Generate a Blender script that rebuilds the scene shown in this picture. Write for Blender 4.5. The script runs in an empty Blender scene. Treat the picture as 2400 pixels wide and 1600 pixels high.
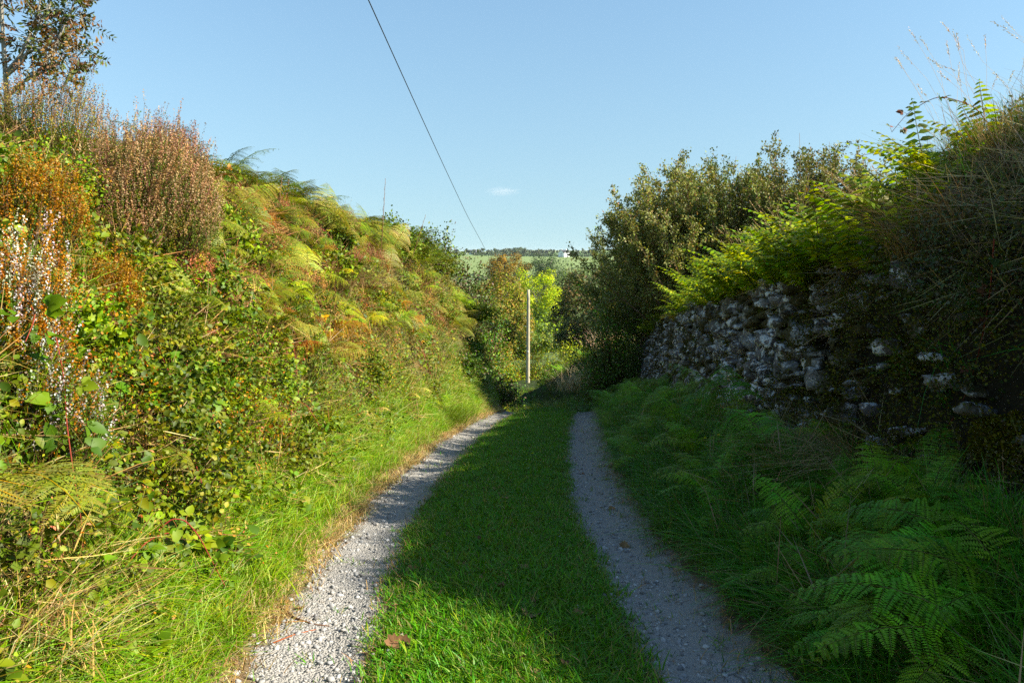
import bpy, math
import numpy as np
from mathutils import Vector, Matrix, Euler

rng = np.random.default_rng(11)
SC = bpy.context.scene
COL = SC.collection
U = rng.uniform
PI = math.pi

# ------------------------------------------------------------------ numbers
EYE = np.array([0.0, 0.0, 1.6])
PITCH = math.radians(6.3)
FOC = 28.0
SUN_EL = math.radians(35.8)
SUN_AZ = math.radians(100.0)          # clockwise from +Y


def smooth_table(pts, lo, hi, step, sig):
    t = np.arange(lo - 6 * sig, hi + 6 * sig, step)
    v = np.interp(t, [p[0] for p in pts], [p[1] for p in pts])
    k = np.arange(-int(4 * sig / step), int(4 * sig / step) + 1) * step
    w = np.exp(-0.5 * (k / sig) ** 2)
    w /= w.sum()
    n = len(k) // 2
    vp = np.concatenate([np.full(n, v[0]), v, np.full(n, v[-1])])
    return t, np.convolve(vp, w, mode='valid')


_XC = smooth_table([(-30, 1.2), (-6, .35), (0, .12), (2.8, .0), (3.9, -.07), (5.7, -.14), (8.5, .02), (11.4, .26), (15, .62),
                    (18.5, .9), (22, .75), (26, -.1), (32, -2.4), (42, -7), (60, -14), (80, -20), (120, -24)], -30, 130, .1, .9)
_ZN = smooth_table([(-30, 1.2), (-8, .15), (0, .03), (2.8, .0), (3.9, -.09), (5.7, -.30), (8.5, -.6), (11.4, -.94), (15, -1.45),
                    (18.5, -2.08), (22, -2.95), (28, -4.3), (40, -6.1), (55, -7.6), (90, -10.2)], -30, 95, .1, .8)
_ZF = smooth_table([(60, -8.0), (90, -10.2), (130, -12), (200, -14), (260, -15.5), (400, -17), (500, -14.5), (700, -5), (820, .6),
                    (900, 1.6), (1200, 3.4), (2000, 6), (6000, 8)], 60, 6000, 2, 18)


def xc(y):
    return np.interp(y, _XC[0], _XC[1])


def zc(y):
    y = np.asarray(y, float)
    a = np.interp(y, _ZN[0], _ZN[1])
    b = np.interp(y, _ZF[0], _ZF[1])
    w = np.clip((y - 75) / 15, 0, 1)
    return a * (1 - w) + b * w


R_S = [0, 1.0, 1.25, 2.0, 2.32, 2.52, 3.0, 3.7, 5, 12, 30, 200]
R_Z = [0, 0, .10, .50, .62, 1.72, 2.02, 2.22, 2.20, 2.1, 2.0, 2.0]
R_X = [0, 0, 0, 0, 0, .05, .22, .60, .78, .75, .5, .3]
L_S = [0, 1.05, 1.3, 1.5, 2.05, 2.75, 3.5, 8, 30, 200]
L_Z = [0, 0, .07, .30, 1.24, 2.04, 2.36, 2.40, 2.2, 2.0]
L2_S = [0, 1.0, 1.15, 1.4, 1.9, 2.5, 3.4, 8, 30, 200]
L2_Z = [0, 0, .15, .6, 1.9, 2.7, 3.0, 3.0, 2.4, 2.0]


def fbm(x, y, f=1.0):
    x = np.asarray(x) * f
    y = np.asarray(y) * f
    return (np.sin(1.7 * x + 2.1 * y + .3) * np.sin(2.3 * x - 1.1 * y + 1.1) * .5 + np.sin(4.1 * x + 1.3 * y + 2.) * np.sin(3.7 * y - 2.2 * x) * .3
            + np.sin(9.1 * x - 7.3 * y) * np.sin(8.3 * y + 5.9 * x + .7) * .2)


def H(x, y):
    x = np.asarray(x, float)
    y = np.asarray(y, float)
    s = x - xc(y)
    base = zc(y)
    kr = np.interp(y, [-10, 1.6, 2.3, 3.2, 18, 24, 27, 32, 60], [.88, .88, .90, 1, 1, 1.12, 1.05, .35, .2])
    kx = np.interp(y, [2.7, 3.6, 4.9, 6.6], [0, 1, .85, 0])
    r = np.interp(s, R_S, R_Z) * kr + np.interp(s, R_S, R_X) * kx
    kl = np.interp(y, [-10, 4.5, 8.4, 11.5, 15, 20, 24, 40, 60], [.95, 1.04, 1.25, 1.38, 1.24, 1.12, 1.05, .7, .3])
    w2 = np.clip((y - 11) / 7, 0, 1)
    w2 = w2 * w2 * (3 - 2 * w2)
    l = (np.interp(-s, L_S, L_Z) * (1 - w2) + np.interp(-s, L2_S, L2_Z) * w2) * kl
    fade = np.interp(y, [-100, 40, 75, 110], [1, 1, .4, 0])
    z = base + np.where(s > 0, r, l) * fade
    lanew = np.clip(1 - np.abs(s) / 1.6, 0, 1) * (y < 60)
    rut = -.035 * np.exp(-((np.abs(s) - .75) / .2) ** 2) + .05 * np.exp(-(s / .35) ** 2)
    z = z + rut * (y < 60)
    bankw = np.clip((np.abs(s) - 1.15) / .8, 0, 1) * np.interp(y, [0, 60, 150], [1, 1, .4])
    lb = np.clip((-s - 1.6) / .6, 0, 1) * (y < 60)
    z = z + bankw * (.10 * fbm(x, y, .9) + .05 * fbm(x + 7, y - 3, 2.3)) + lb * (.16 * fbm(x + 2, y * 1.1, 1.5) + .07 * fbm(x, y + 9, 3.4))
    z = z + np.clip((s - 2.7) / .6, 0, 1) * (y < 20) * .13 * np.sin(y * 4.3) * np.sin(y * 1.9 + 1) + .008 * fbm(x, y, 3.1) * lanew  # brow height ripples, shaped to break its cast shadow into fingers
    far = np.interp(y, [60, 300, 900], [0, 1, 2.5])
    z = z + far * 1.1 * np.sin(x / 160 + .6) * np.sin(y / 210 + x / 400) + .6 * far * np.sin(x / 61 + 1) * np.sin(y / 83)
    z = z + np.interp(np.abs(x), [150, 1500], [0, 9]) * np.interp(y, [200, 900], [0, 1]) * (.4 + .6 * np.sin(x / 700 + 1) ** 2)
    return z


def pix_dir(px, py):
    """direction of a pixel of the 2400x1600 photograph"""
    f = 2400 * FOC / 36.0
    a = (px - 1200) / f
    b = -(py - 800) / f
    c, s = math.cos(PITCH), math.sin(PITCH)
    d = np.array([a, c + b * s, b * c - s])
    return d


def hit(px, py, tmax=400):
    d = pix_dir(px, py)
    t = 1.5
    while t < tmax:
        p = EYE + d * t
        if p[2] < H(p[0], p[1]):
            return p
        t += .01 + t * .002
    return EYE + d * tmax


def at_depth(px, py, dep):
    d = pix_dir(px, py)
    return EYE + d * (dep / d[1])


# ------------------------------------------------------------------ mesh helpers
class G:
    def __init__(s):
        s.v, s.q, s.t, s.c, s.n = [], [], [], [], 0

    def add(s, v, q=None, t=None, c=(.5, .5, .5)):
        v = np.asarray(v, np.float32).reshape(-1, 3)
        c = np.asarray(c, np.float32)
        if c.ndim == 1:
            c = np.repeat(c[None], len(v), 0)
        s.v.append(v)
        s.c.append(c)
        if q is not None and len(q):
            s.q.append(np.asarray(q, np.int64).reshape(-1, 4) + s.n)
        if t is not None and len(t):
            s.t.append(np.asarray(t, np.int64).reshape(-1, 3) + s.n)
        s.n += len(v)
        return s

    def arrays(s):
        v = np.concatenate(s.v)
        c = np.concatenate(s.c)
        q = np.concatenate(s.q) if s.q else np.zeros((0, 4), np.int64)
        t = np.concatenate(s.t) if s.t else np.zeros((0, 3), np.int64)
        return v, q, t, c

    def merge(s, o, M=None, T=None, tint=None):
        v, q, t, c = o.arrays()
        if M is not None:
            v = v @ np.asarray(M, np.float32).T
        if T is not None:
            v = v + np.asarray(T, np.float32)
        if tint is not None:
            c = c * np.asarray(tint, np.float32)
        s.add(v, q, t, c)
        return s

    def mesh(s, name, mat, smooth=False):
        v, q, t, c = s.arrays()
        me = bpy.data.meshes.new(name)
        me.vertices.add(len(v))
        me.vertices.foreach_set('co', v.ravel())
        nl = len(q) * 4 + len(t) * 3
        me.loops.add(nl)
        me.loops.foreach_set('vertex_index', np.concatenate([q.ravel(), t.ravel()]).astype(np.int32))
        me.polygons.add(len(q) + len(t))
        st = np.concatenate([np.arange(len(q)) * 4, len(q) * 4 + np.arange(len(t)) * 3]).astype(np.int32)
        me.polygons.foreach_set('loop_start', st)
        at = me.color_attributes.new('Col', 'FLOAT_COLOR', 'POINT')
        cc = np.concatenate([c, np.ones((len(c), 1), np.float32)], 1)
        at.data.foreach_set('color', cc.ravel().astype(np.float32))
        me.update(calc_edges=True)
        if smooth:
            me.polygons.foreach_set('use_smooth', np.ones(len(me.polygons), bool))
        if mat:
            me.materials.append(mat)
        return me


def obj(name, me, parent=None, loc=None, kind=None):
    o = bpy.data.objects.new(name, me)
    COL.objects.link(o)
    if parent is not None:
        o.parent = parent
    if loc is not None:
        o.location = loc
    if kind:
        o['kind'] = kind
    return o


def thing(name, label, cat, loc=(0, 0, 0), rz=0.0, group=None, scale=1.0):
    o = bpy.data.objects.new(name, None)
    COL.objects.link(o)
    o.empty_display_size = .1
    o.location = loc
    o.rotation_euler = (0, 0, rz)
    o.scale = (scale, scale, scale)
    o['label'] = label
    o['category'] = cat
    if group:
        o['group'] = group
    return o


def tag(o, label, cat, group=None):
    o['label'] = label
    o['category'] = cat
    if group:
        o['group'] = group
    return o


def norm(a):
    return a / np.maximum(np.linalg.norm(a, axis=-1, keepdims=True), 1e-9)


def rand_dirs(n):
    return norm(rng.normal(size=(n, 3)))


def vary(col, n, amt=.2, hue=.12):
    col = np.asarray(col, np.float32)
    v = 1 + rng.uniform(-amt, amt, (n, 1))
    h = 1 + rng.uniform(-hue, hue, (n, 3))
    return np.clip(col * v * h, .002, .95).astype(np.float32)


GAIN = 1.38


def pick(cols, n, p=None, amt=.2):
    cols = np.minimum(np.asarray(cols, np.float32) * GAIN, .8)
    i = rng.choice(len(cols), n, p=p)
    return vary(cols[i], n, amt)


def leaf4(g, P, D, S, col, fold=0.0):
    """rhombic leaflets: base, side, tip, side"""
    P, D, S = np.asarray(P), np.asarray(D), np.asarray(S)
    n = len(P)
    N = norm(np.cross(D, S)) * (np.linalg.norm(S, axis=1, keepdims=True) * fold)
    v = np.stack([P, P + .45 * D + S + N, P + D, P + .45 * D - S + N], 1).reshape(-1, 3)
    g.add(v, np.arange(4 * n).reshape(n, 4), None, np.repeat(col, 4, 0) if np.ndim(col) == 2 else col)


def ovate(g, P, D, S, col, fold=.25, curl=.15):
    """broad folded leaf, 8 verts"""
    n = len(P)
    L = np.linalg.norm(D, axis=1, keepdims=True)
    N = norm(np.cross(D, S))
    b = P
    m1 = P + .3 * D
    m2 = P + .68 * D - N * L * curl * .5
    t = P + D - N * L * curl
    f = N * np.linalg.norm(S, axis=1, keepdims=True) * fold
    l1, r1 = P + .3 * D + S + f, P + .3 * D - S + f
    l2, r2 = P + .66 * D + S * .78 + f - N * L * curl * .5, P + .66 * D - S * .78 + f - N * L * curl * .5
    v = np.stack([b, m1, m2, t, l1, l2, r1, r2], 1).reshape(-1, 3)
    o = (np.arange(n) * 8)[:, None]
    q = np.concatenate([o + [[1, 2, 5, 4]], o + [[2, 1, 6, 7]]])
    tr = np.concatenate([o + [[0, 1, 4]], o + [[2, 3, 5]], o + [[1, 0, 6]], o + [[3, 2, 7]]])
    g.add(v, q, tr, np.repeat(col, 8, 0) if np.ndim(col) == 2 else col)


def tube(g, pts, r, n=4, col=(.2, .15, .1)):
    pts = np.asarray(pts, float)
    k = len(pts)
    r = np.broadcast_to(np.asarray(r, float), (k,))
    T = norm(np.gradient(pts, axis=0))
    ref = np.array([.31, .17, .93]) if abs(T[0] @ np.array([.31, .17, .93])) < .9 else np.array([.9, .2, -.1])
    A = norm(np.cross(T, ref))
    B = np.cross(T, A)
    an = np.arange(n) * 2 * PI / n
    ring = pts[:, None] + r[:, None, None] * (A[:, None] * np.cos(an)[None, :, None] + B[:, None] * np.sin(an)[None, :, None])
    i = np.arange(k - 1)[:, None] * n
    j = np.arange(n)[None]
    j2 = (j + 1) % n
    q = np.stack([i + j, i + j2, i + n + j2, i + n + j], -1).reshape(-1, 4)
    t = [(0, a + 1, a) for a in range(1, n - 1)] + [((k - 1) * n, (k - 1) * n + a, (k - 1) * n + a + 1) for a in range(1, n - 1)]
    g.add(ring.reshape(-1, 3), q, t, col)


def blades(g, P, az, h, w, lean, bend, col, seg=3):
    """grass blades as tapering bent strips"""
    n = len(P)
    d = np.stack([np.cos(az), np.sin(az), np.zeros(n)], 1)
    a2 = az + PI / 2 + rng.uniform(-.6, .6, n)
    sd = np.stack([np.cos(a2), np.sin(a2), np.zeros(n)], 1)
    h, w, lean, bend = [np.broadcast_to(np.asarray(a, float), (n,))[:, None] for a in (h, w, lean, bend)]
    rows = []
    for k in range(seg + 1):
        t = k / seg
        c = P + d * h * (lean * t + bend * t * t) + np.array([0, 0, 1.]) * h * (t - .45 * bend * t * t)
        ww = w * .5 * (1 - t ** 1.6) + .0006
        rows += [c - sd * ww, c + sd * ww]
    v = np.stack(rows, 1).reshape(-1, 3)
    m = 2 * (seg + 1)
    o = (np.arange(n) * m)[:, None]
    q = np.concatenate([o + [[2 * k, 2 * k + 1, 2 * k + 3, 2 * k + 2]] for k in range(seg)])
    g.add(v, q, None, np.repeat(col, m, 0))


# ------------------------------------------------------------------ materials
def new_mat(name):
    m = bpy.data.materials.new(name)
    m.use_nodes = True
    nt = m.node_tree
    nt.nodes.clear()
    return m, nt.nodes, nt.links


def N(nodes, typ, **kw):
    n = nodes.new(typ)
    for k, v in kw.items():
        if k in n.inputs.keys() if isinstance(k, str) and not hasattr(n, k) else False:
            n.inputs[k].default_value = v
        else:
            setattr(n, k, v)
    return n


def leaf_material(name, transl=.35, rough=.55, spec=.3, hue=.05, val=.45, tint=(1.25, 1.15, .5)):
    m, n, l = new_mat(name)
    a = n.new('ShaderNodeAttribute')
    a.attribute_name = 'Col'
    oi = n.new('ShaderNodeObjectInfo')
    hs = n.new('ShaderNodeHueSaturation')
    hs.inputs['Saturation'].default_value = 1.18
    mr = n.new('ShaderNodeMapRange')
    mr.inputs['To Min'].default_value = 1 - val / 2
    mr.inputs['To Max'].default_value = 1 + val / 2
    mh = n.new('ShaderNodeMapRange')
    mh.inputs['To Min'].default_value = .5 - hue / 2
    mh.inputs['To Max'].default_value = .5 + hue / 2
    wn = n.new('ShaderNodeTexWhiteNoise')
    wn.noise_dimensions = '1D'
    l.new(oi.outputs['Random'], wn.inputs['W'])
    l.new(oi.outputs['Random'], mr.inputs['Value'])
    l.new(wn.outputs['Value'], mh.inputs['Value'])
    l.new(mr.outputs[0], hs.inputs['Value'])
    l.new(mh.outputs[0], hs.inputs['Hue'])
    l.new(a.outputs['Color'], hs.inputs['Color'])
    p = n.new('ShaderNodeBsdfPrincipled')
    p.inputs['Roughness'].default_value = rough
    p.inputs['Specular IOR Level'].default_value = spec
    l.new(hs.outputs[0], p.inputs['Base Color'])
    tr = n.new('ShaderNodeBsdfTranslucent')
    mx = n.new('ShaderNodeMix')
    mx.data_type = 'RGBA'
    mx.blend_type = 'MULTIPLY'
    mx.inputs['Factor'].default_value = 1
    mx.inputs[7].default_value = (*tint, 1)
    l.new(hs.outputs[0], mx.inputs[6])
    l.new(mx.outputs[2], tr.inputs['Color'])
    ms = n.new('ShaderNodeMixShader')
    ms.inputs[0].default_value = transl
    o = n.new('ShaderNodeOutputMaterial')
    l.new(p.outputs[0], ms.inputs[1])
    l.new(tr.outputs[0], ms.inputs[2])
    l.new(ms.outputs[0], o.inputs[0])
    return m


M_LEAF = leaf_material('leaf', .26, .55, .3, .05, .5, (1.05, 1., .35))
M_GRASS = leaf_material('grass_blade', .3, .5, .3, .05, .5, (1.1, 1.05, .4))
M_FERN = leaf_material('fern_blade', .45, .5, .3, .05, .5, (1.5, 1.35, .35))
M_TREE = leaf_material('tree_leaf', .25, .6, .2, .03, .2)
M_DRY = leaf_material('dry_stem', .15, .7, .15, .03, .3, (1.1, 1., .8))


def simple_mat(name, col, rough=.7, noise=None, bump=0.0, col2=None, spec=.3):
    m, n, l = new_mat(name)
    p = n.new('ShaderNodeBsdfPrincipled')
    p.inputs['Roughness'].default_value = rough
    p.inputs['Specular IOR Level'].default_value = spec
    o = n.new('ShaderNodeOutputMaterial')
    l.new(p.outputs[0], o.inputs[0])
    p.inputs['Base Color'].default_value = (*col, 1)
    if noise:
        tc = n.new('ShaderNodeTexCoord')
        nz = n.new('ShaderNodeTexNoise')
        nz.inputs['Scale'].default_value = noise
        nz.inputs['Detail'].default_value = 6
        l.new(tc.outputs['Object'], nz.inputs['Vector'])
        mx = n.new('ShaderNodeMix')
        mx.data_type = 'RGBA'
        mx.inputs[6].default_value = (*col, 1)
        mx.inputs[7].default_value = (*(col2 or [c * .5 for c in col]), 1)
        rp = n.new('ShaderNodeMapRange')
        rp.inputs['From Min'].default_value = .35
        rp.inputs['From Max'].default_value = .65
        l.new(nz.outputs[0], rp.inputs['Value'])
        l.new(rp.outputs[0], mx.inputs['Factor'])
        l.new(mx.outputs[2], p.inputs['Base Color'])
        if bump:
            b = n.new('ShaderNodeBump')
            b.inputs['Strength'].default_value = bump
            b.inputs['Distance'].default_value = .02
            l.new(nz.outputs[0], b.inputs['Height'])
            l.new(b.outputs[0], p.inputs['Normal'])
    return m


M_BARK = simple_mat('bark', (.12, .09, .06), .9, 9, .6, (.05, .04, .03))
M_PALEBARK = simple_mat('pale_bark', (.42, .38, .30), .8, 14, .4, (.22, .19, .14))
M_CANE = simple_mat('bramble_cane', (.22, .05, .05), .5, 20, 0, (.16, .10, .04))


def ground_material():
    m, n, l = new_mat('earth_and_turf')
    a = n.new('ShaderNodeAttribute')
    a.attribute_name = 'Col'
    tc = n.new('ShaderNodeTexCoord')
    nz = n.new('ShaderNodeTexNoise')
    nz.inputs['Scale'].default_value = 7
    nz.inputs['Detail'].default_value = 8
    nz.inputs['Roughness'].default_value = .7
    l.new(tc.outputs['Object'], nz.inputs['Vector'])
    mr = n.new('ShaderNodeMapRange')
    mr.inputs['From Min'].default_value = .3
    mr.inputs['From Max'].default_value = .7
    mr.inputs['To Min'].default_value = .55
    mr.inputs['To Max'].default_value = 1.4
    l.new(nz.outputs[0], mr.inputs['Value'])
    mx = n.new('ShaderNodeVectorMath')
    mx.operation = 'SCALE'
    l.new(a.outputs['Color'], mx.inputs[0])
    l.new(mr.outputs[0], mx.inputs['Scale'])
    p = n.new('ShaderNodeBsdfPrincipled')
    p.inputs['Roughness'].default_value = .95
    p.inputs['Specular IOR Level'].default_value = .1
    l.new(mx.outputs[0], p.inputs['Base Color'])
    b = n.new('ShaderNodeBump')
    b.inputs['Strength'].default_value = .6
    b.inputs['Distance'].default_value = .03
    n2 = n.new('ShaderNodeTexNoise')
    n2.inputs['Scale'].default_value = 40
    n2.inputs['Detail'].default_value = 5
    l.new(tc.outputs['Object'], n2.inputs['Vector'])
    l.new(n2.outputs[0], b.inputs['Height'])
    l.new(b.outputs[0], p.inputs['Normal'])
    o = n.new('ShaderNodeOutputMaterial')
    l.new(p.outputs[0], o.inputs[0])
    return m


def gravel_material():
    m, n, l = new_mat('crushed_stone')
    tc = n.new('ShaderNodeTexCoord')
    at = n.new('ShaderNodeAttribute')
    at.attribute_name = 'Col'        # r: bare rock, g: earth
    sep = n.new('ShaderNodeSeparateColor')
    l.new(at.outputs['Color'], sep.inputs[0])

    def vor(scale, feat='F1'):
        v = n.new('ShaderNodeTexVoronoi')
        v.inputs['Scale'].default_value = scale
        v.feature = feat
        l.new(tc.outputs['Object'], v.inputs['Vector'])
        return v
    v1, v2 = vor(42), vor(95)
    def grey(v, lo, hi):
        r = n.new('ShaderNodeValToRGB')
        e = r.color_ramp.elements
        e[0].color, e[1].color = (*lo, 1), (*hi, 1)
        e.new(.5).color = (*[(a + b) * .5 for a, b in zip(lo, hi)], 1)
        s = n.new('ShaderNodeSeparateColor')
        l.new(v.outputs['Color'], s.inputs[0])
        l.new(s.outputs[0], r.inputs[0])
        return r
    r1 = grey(v1, (.29, .278, .25), (.48, .46, .42))
    r2 = grey(v2, (.30, .288, .26), (.46, .44, .40))
    nz = n.new('ShaderNodeTexNoise')
    nz.inputs['Scale'].default_value = 2.6
    nz.inputs['Detail'].default_value = 7
    l.new(tc.outputs['Object'], nz.inputs['Vector'])
    def mix(fac, a, b):
        x = n.new('ShaderNodeMix')
        x.data_type = 'RGBA'
        if isinstance(fac, float):
            x.inputs['Factor'].default_value = fac
        else:
            l.new(fac, x.inputs['Factor'])
        for sck, i in ((a, 6), (b, 7)):
            if isinstance(sck, tuple):
                x.inputs[i].default_value = (*sck, 1)
            else:
                l.new(sck, x.inputs[i])
        return x.outputs[2]
    def rng_(sck, a, b):
        r = n.new('ShaderNodeMapRange')
        r.inputs['From Min'].default_value = a
        r.inputs['From Max'].default_value = b
        l.new(sck, r.inputs['Value'])
        return r.outputs[0]
    g = mix(rng_(nz.outputs[0], .42, .6), r1.outputs[0], r2.outputs[0])
    # fine grit fills between
    g = mix(rng_(v1.outputs['Distance'], .011, .02), g, (.30, .28, .245))
    n2 = n.new('ShaderNodeTexNoise')
    n2.inputs['Scale'].default_value = 14
    n2.inputs['Detail'].default_value = 6
    l.new(tc.outputs['Object'], n2.inputs['Vector'])
    ad = n.new('ShaderNodeMath')
    ad.operation = 'ADD'
    l.new(sep.outputs[1], ad.inputs[0])
    l.new(n2.outputs[0], ad.inputs[1])
    g = mix(rng_(ad.outputs[0], .70, .98), g, (.17, .12, .07))
    # bare slabs of bedrock
    v3 = n.new('ShaderNodeTexVoronoi')
    v3.feature = 'DISTANCE_TO_EDGE'
    v3.inputs['Scale'].default_value = 8
    wp = n.new('ShaderNodeVectorMath')
    wp.operation = 'ADD'
    nsc = n.new('ShaderNodeVectorMath')
    nsc.operation = 'SCALE'
    nsc.inputs['Scale'].default_value = .06
    l.new(n2.outputs['Color'], nsc.inputs[0])
    l.new(tc.outputs['Object'], wp.inputs[0])
    l.new(nsc.outputs[0], wp.inputs[1])
    l.new(wp.outputs[0], v3.inputs['Vector'])
    slab = mix(rng_(v3.outputs['Distance'], .0, .07), (.05, .05, .04), (.36, .34, .33))
    a2 = n.new('ShaderNodeMath')
    a2.operation = 'ADD'
    l.new(sep.outputs[0], a2.inputs[0])
    l.new(nz.outputs[0], a2.inputs[1])
    fs = rng_(a2.outputs[0], .95, 1.1)
    g = mix(fs, g, slab)
    p = n.new('ShaderNodeBsdfPrincipled')
    p.inputs['Roughness'].default_value = .85
    p.inputs['Specular IOR Level'].default_value = .25
    l.new(g, p.inputs['Base Color'])
    hm = n.new('ShaderNodeMath')
    hm.operation = 'ADD'
    l.new(v1.outputs['Distance'], hm.inputs[0])
    l.new(v2.outputs['Distance'], hm.inputs[1])
    b = n.new('ShaderNodeBump')
    b.invert = True
    b.inputs['Strength'].default_value = .45
    b.inputs['Distance'].default_value = .35
    l.new(hm.outputs[0], b.inputs['Height'])
    l.new(b.outputs[0], p.inputs['Normal'])
    o = n.new('ShaderNodeOutputMaterial')
    l.new(p.outputs[0], o.inputs[0])
    return m


def stone_material():
    m, n, l = new_mat('lichened_stone')
    tc = n.new('ShaderNodeTexCoord')
    at = n.new('ShaderNodeAttribute')
    at.attribute_name = 'Col'
    def noise(sc, d=6, r=.6):
        z = n.new('ShaderNodeTexNoise')
        z.inputs['Scale'].default_value = sc
        z.inputs['Detail'].default_value = d
        z.inputs['Roughness'].default_value = r
        l.new(tc.outputs['Object'], z.inputs['Vector'])
        return z.outputs[0]
    def rg(sck, a, b):
        r = n.new('ShaderNodeMapRange')
        r.inputs['From Min'].default_value = a
        r.inputs['From Max'].default_value = b
        l.new(sck, r.inputs['Value'])
        return r.outputs[0]
    def mix(f, a, b):
        x = n.new('ShaderNodeMix')
        x.data_type = 'RGBA'
        l.new(f, x.inputs['Factor'])
        for sck, i in ((a, 6), (b, 7)):
            if isinstance(sck, tuple):
                x.inputs[i].default_value = (*sck, 1)
            else:
                l.new(sck, x.inputs[i])
        return x.outputs[2]
    nf, nm, nl = noise(30), noise(11, 8, .7), noise(2.2)
    c = mix(rg(nf, .35, .65), at.outputs['Color'], (.14, .125, .12))
    sm = n.new('ShaderNodeMath')
    sm.operation = 'ADD'
    l.new(nm, sm.inputs[0])
    m5 = n.new('ShaderNodeMath')
    m5.operation = 'MULTIPLY'
    m5.inputs[1].default_value = .35
    l.new(nf, m5.inputs[0])
    l.new(m5.outputs[0], sm.inputs[1])
    c = mix(rg(sm.outputs[0], .70, .73), c, (.68, .68, .66))
    c = mix(rg(nl, .48, .58), c, (.06, .05, .016))
    p = n.new('ShaderNodeBsdfPrincipled')
    p.inputs['Roughness'].default_value = .9
    p.inputs['Specular IOR Level'].default_value = .2
    l.new(c, p.inputs['Base Color'])
    b = n.new('ShaderNodeBump')
    b.inputs['Strength'].default_value = .7
    b.inputs['Distance'].default_value = .03
    l.new(nf, b.inputs['Height'])
    l.new(b.outputs[0], p.inputs['Normal'])
    o = n.new('ShaderNodeOutputMaterial')
    l.new(p.outputs[0], o.inputs[0])
    return m


M_GROUND = ground_material()
M_GRAVEL = gravel_material()
M_STONE = stone_material()


# ------------------------------------------------------------------ ground
def geo_axis(a, b, step, far, ratio):
    core = list(np.arange(a, b + 1e-6, step))
    st, v, out = step, b, []
    while v < far:
        st *= ratio
        v += st
        out.append(v)
    return core, out


yc, yo = geo_axis(-3, 24, .11, 6500, 1.045)
yb = [-40, -28, -20, -15, -11, -8, -6, -5, -4.2, -3.5]
YS = np.array(yb + yc + yo)
sc_, so = geo_axis(-5.4, 5.4, .09, 4000, 1.13)
SS = np.array([-v for v in so][::-1] + sc_ + so)
YY, S2 = np.meshgrid(YS, SS, indexing='ij')
XX = S2 + xc(YY)
ZZ = H(XX, YY)
gv = np.stack([XX, YY, ZZ], -1).reshape(-1, 3)
ny, nx = YY.shape
ii = np.arange(ny - 1)[:, None] * nx
jj = np.arange(nx - 1)[None]
gq = np.stack([ii + jj, ii + jj + 1, ii + nx + jj + 1, ii + nx + jj], -1).reshape(-1, 4)
x_, y_, s_ = XX.ravel(), YY.ravel(), S2.ravel()
gc = np.zeros((len(gv), 3), np.float32)
gc[:] = (.035, .028, .014)
near = y_ < 70
lawn = (np.abs(s_) < .52)
gc[near & lawn] = (.05, .07, .018)
ed = near & (np.abs(s_) >= .44) & (np.abs(s_) < 1.3)
gc[ed] = (.20, .14, .075)
gc[near & (s_ > .9) & (s_ < 1.3)] = (.09, .075, .04)
gc[near & (s_ < -1.3) & (s_ > -2.0)] = (.10, .09, .03)
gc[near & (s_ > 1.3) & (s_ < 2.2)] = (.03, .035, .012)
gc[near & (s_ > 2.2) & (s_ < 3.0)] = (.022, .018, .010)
gc[near & (s_ > 3.0)] = (.05, .06, .018)
gc[near & (y_ > 21)] = (.03, .042, .012)
gc[near & (s_ < -5)] = (.08, .09, .03)
fld = y_ >= 70
gc[fld] = (.10, .14, .045)
# separate far fields
fi = (np.floor((x_ + .25 * y_) / 190) * 7 + np.floor((y_ - .1 * x_ - 60) / 170) * 13).astype(int) % 5
FC = np.array([(.15, .215, .075), (.17, .215, .09), (.12, .19, .075), (.20, .21, .10), (.13, .20, .08)])
w = y_ > 380
gc[w] = FC[fi[w]]
gm = (y_ > 380) & (y_ < 830) & (x_ > -60)
gc[gm] = (.17, .225, .075)
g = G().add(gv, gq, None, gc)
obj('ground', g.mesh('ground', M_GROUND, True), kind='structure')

# gravel wheel tracks: narrow sheets just over the ground
def track(name, sa, sb):
    ys = np.arange(-6, 40, .06)
    us = np.linspace(0, 1, 13)
    ya, ua = np.meshgrid(ys, us, indexing='ij')
    ea = sa + .05 * fbm(ya * 0 + sa, ya, 2.1) * 1.5 + .04 * fbm(ya * 0 + 3, ya, 6.)
    eb = sb + .05 * fbm(ya * 0 + sb + 5, ya, 2.3) + .03 * fbm(ya * 0 + 9, ya, 5.)
    s = ea + (eb - ea) * ua
    x = s + xc(ya)
    z = H(x, ya) + .012 * (1 - (2 * ua - 1) ** 6) - .006
    v = np.stack([x, ya, z], -1).reshape(-1, 3)
    k, mm = ya.shape
    i = np.arange(k - 1)[:, None] * mm
    j = np.arange(mm - 1)[None]
    q = np.stack([i + j, i + j + 1, i + mm + j + 1, i + mm + j], -1).reshape(-1, 4)
    rock = np.interp(ya, [1, 2.9, 3.35, 3.6], [.6, .6, .3, 0]) * (np.clip((ua - .35) * 4, 0, 1) if sa > 0 else np.clip(1 - np.abs(ua - .6) * 4, 0, 1) * .75)
    earth = np.abs(2 * ua - 1) ** 3 * .5 + (.12 if sa > 0 else .05)
    c = np.stack([rock, earth, rock * 0], -1).reshape(-1, 3)
    gg = G().add(v, q, None, c)
    o = obj(name, gg.mesh(name, M_GRAVEL, True), kind='structure')
    return o


track('gravel_track', -1.06, -.50)
track('gravel_track', .46, 1.10)


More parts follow.
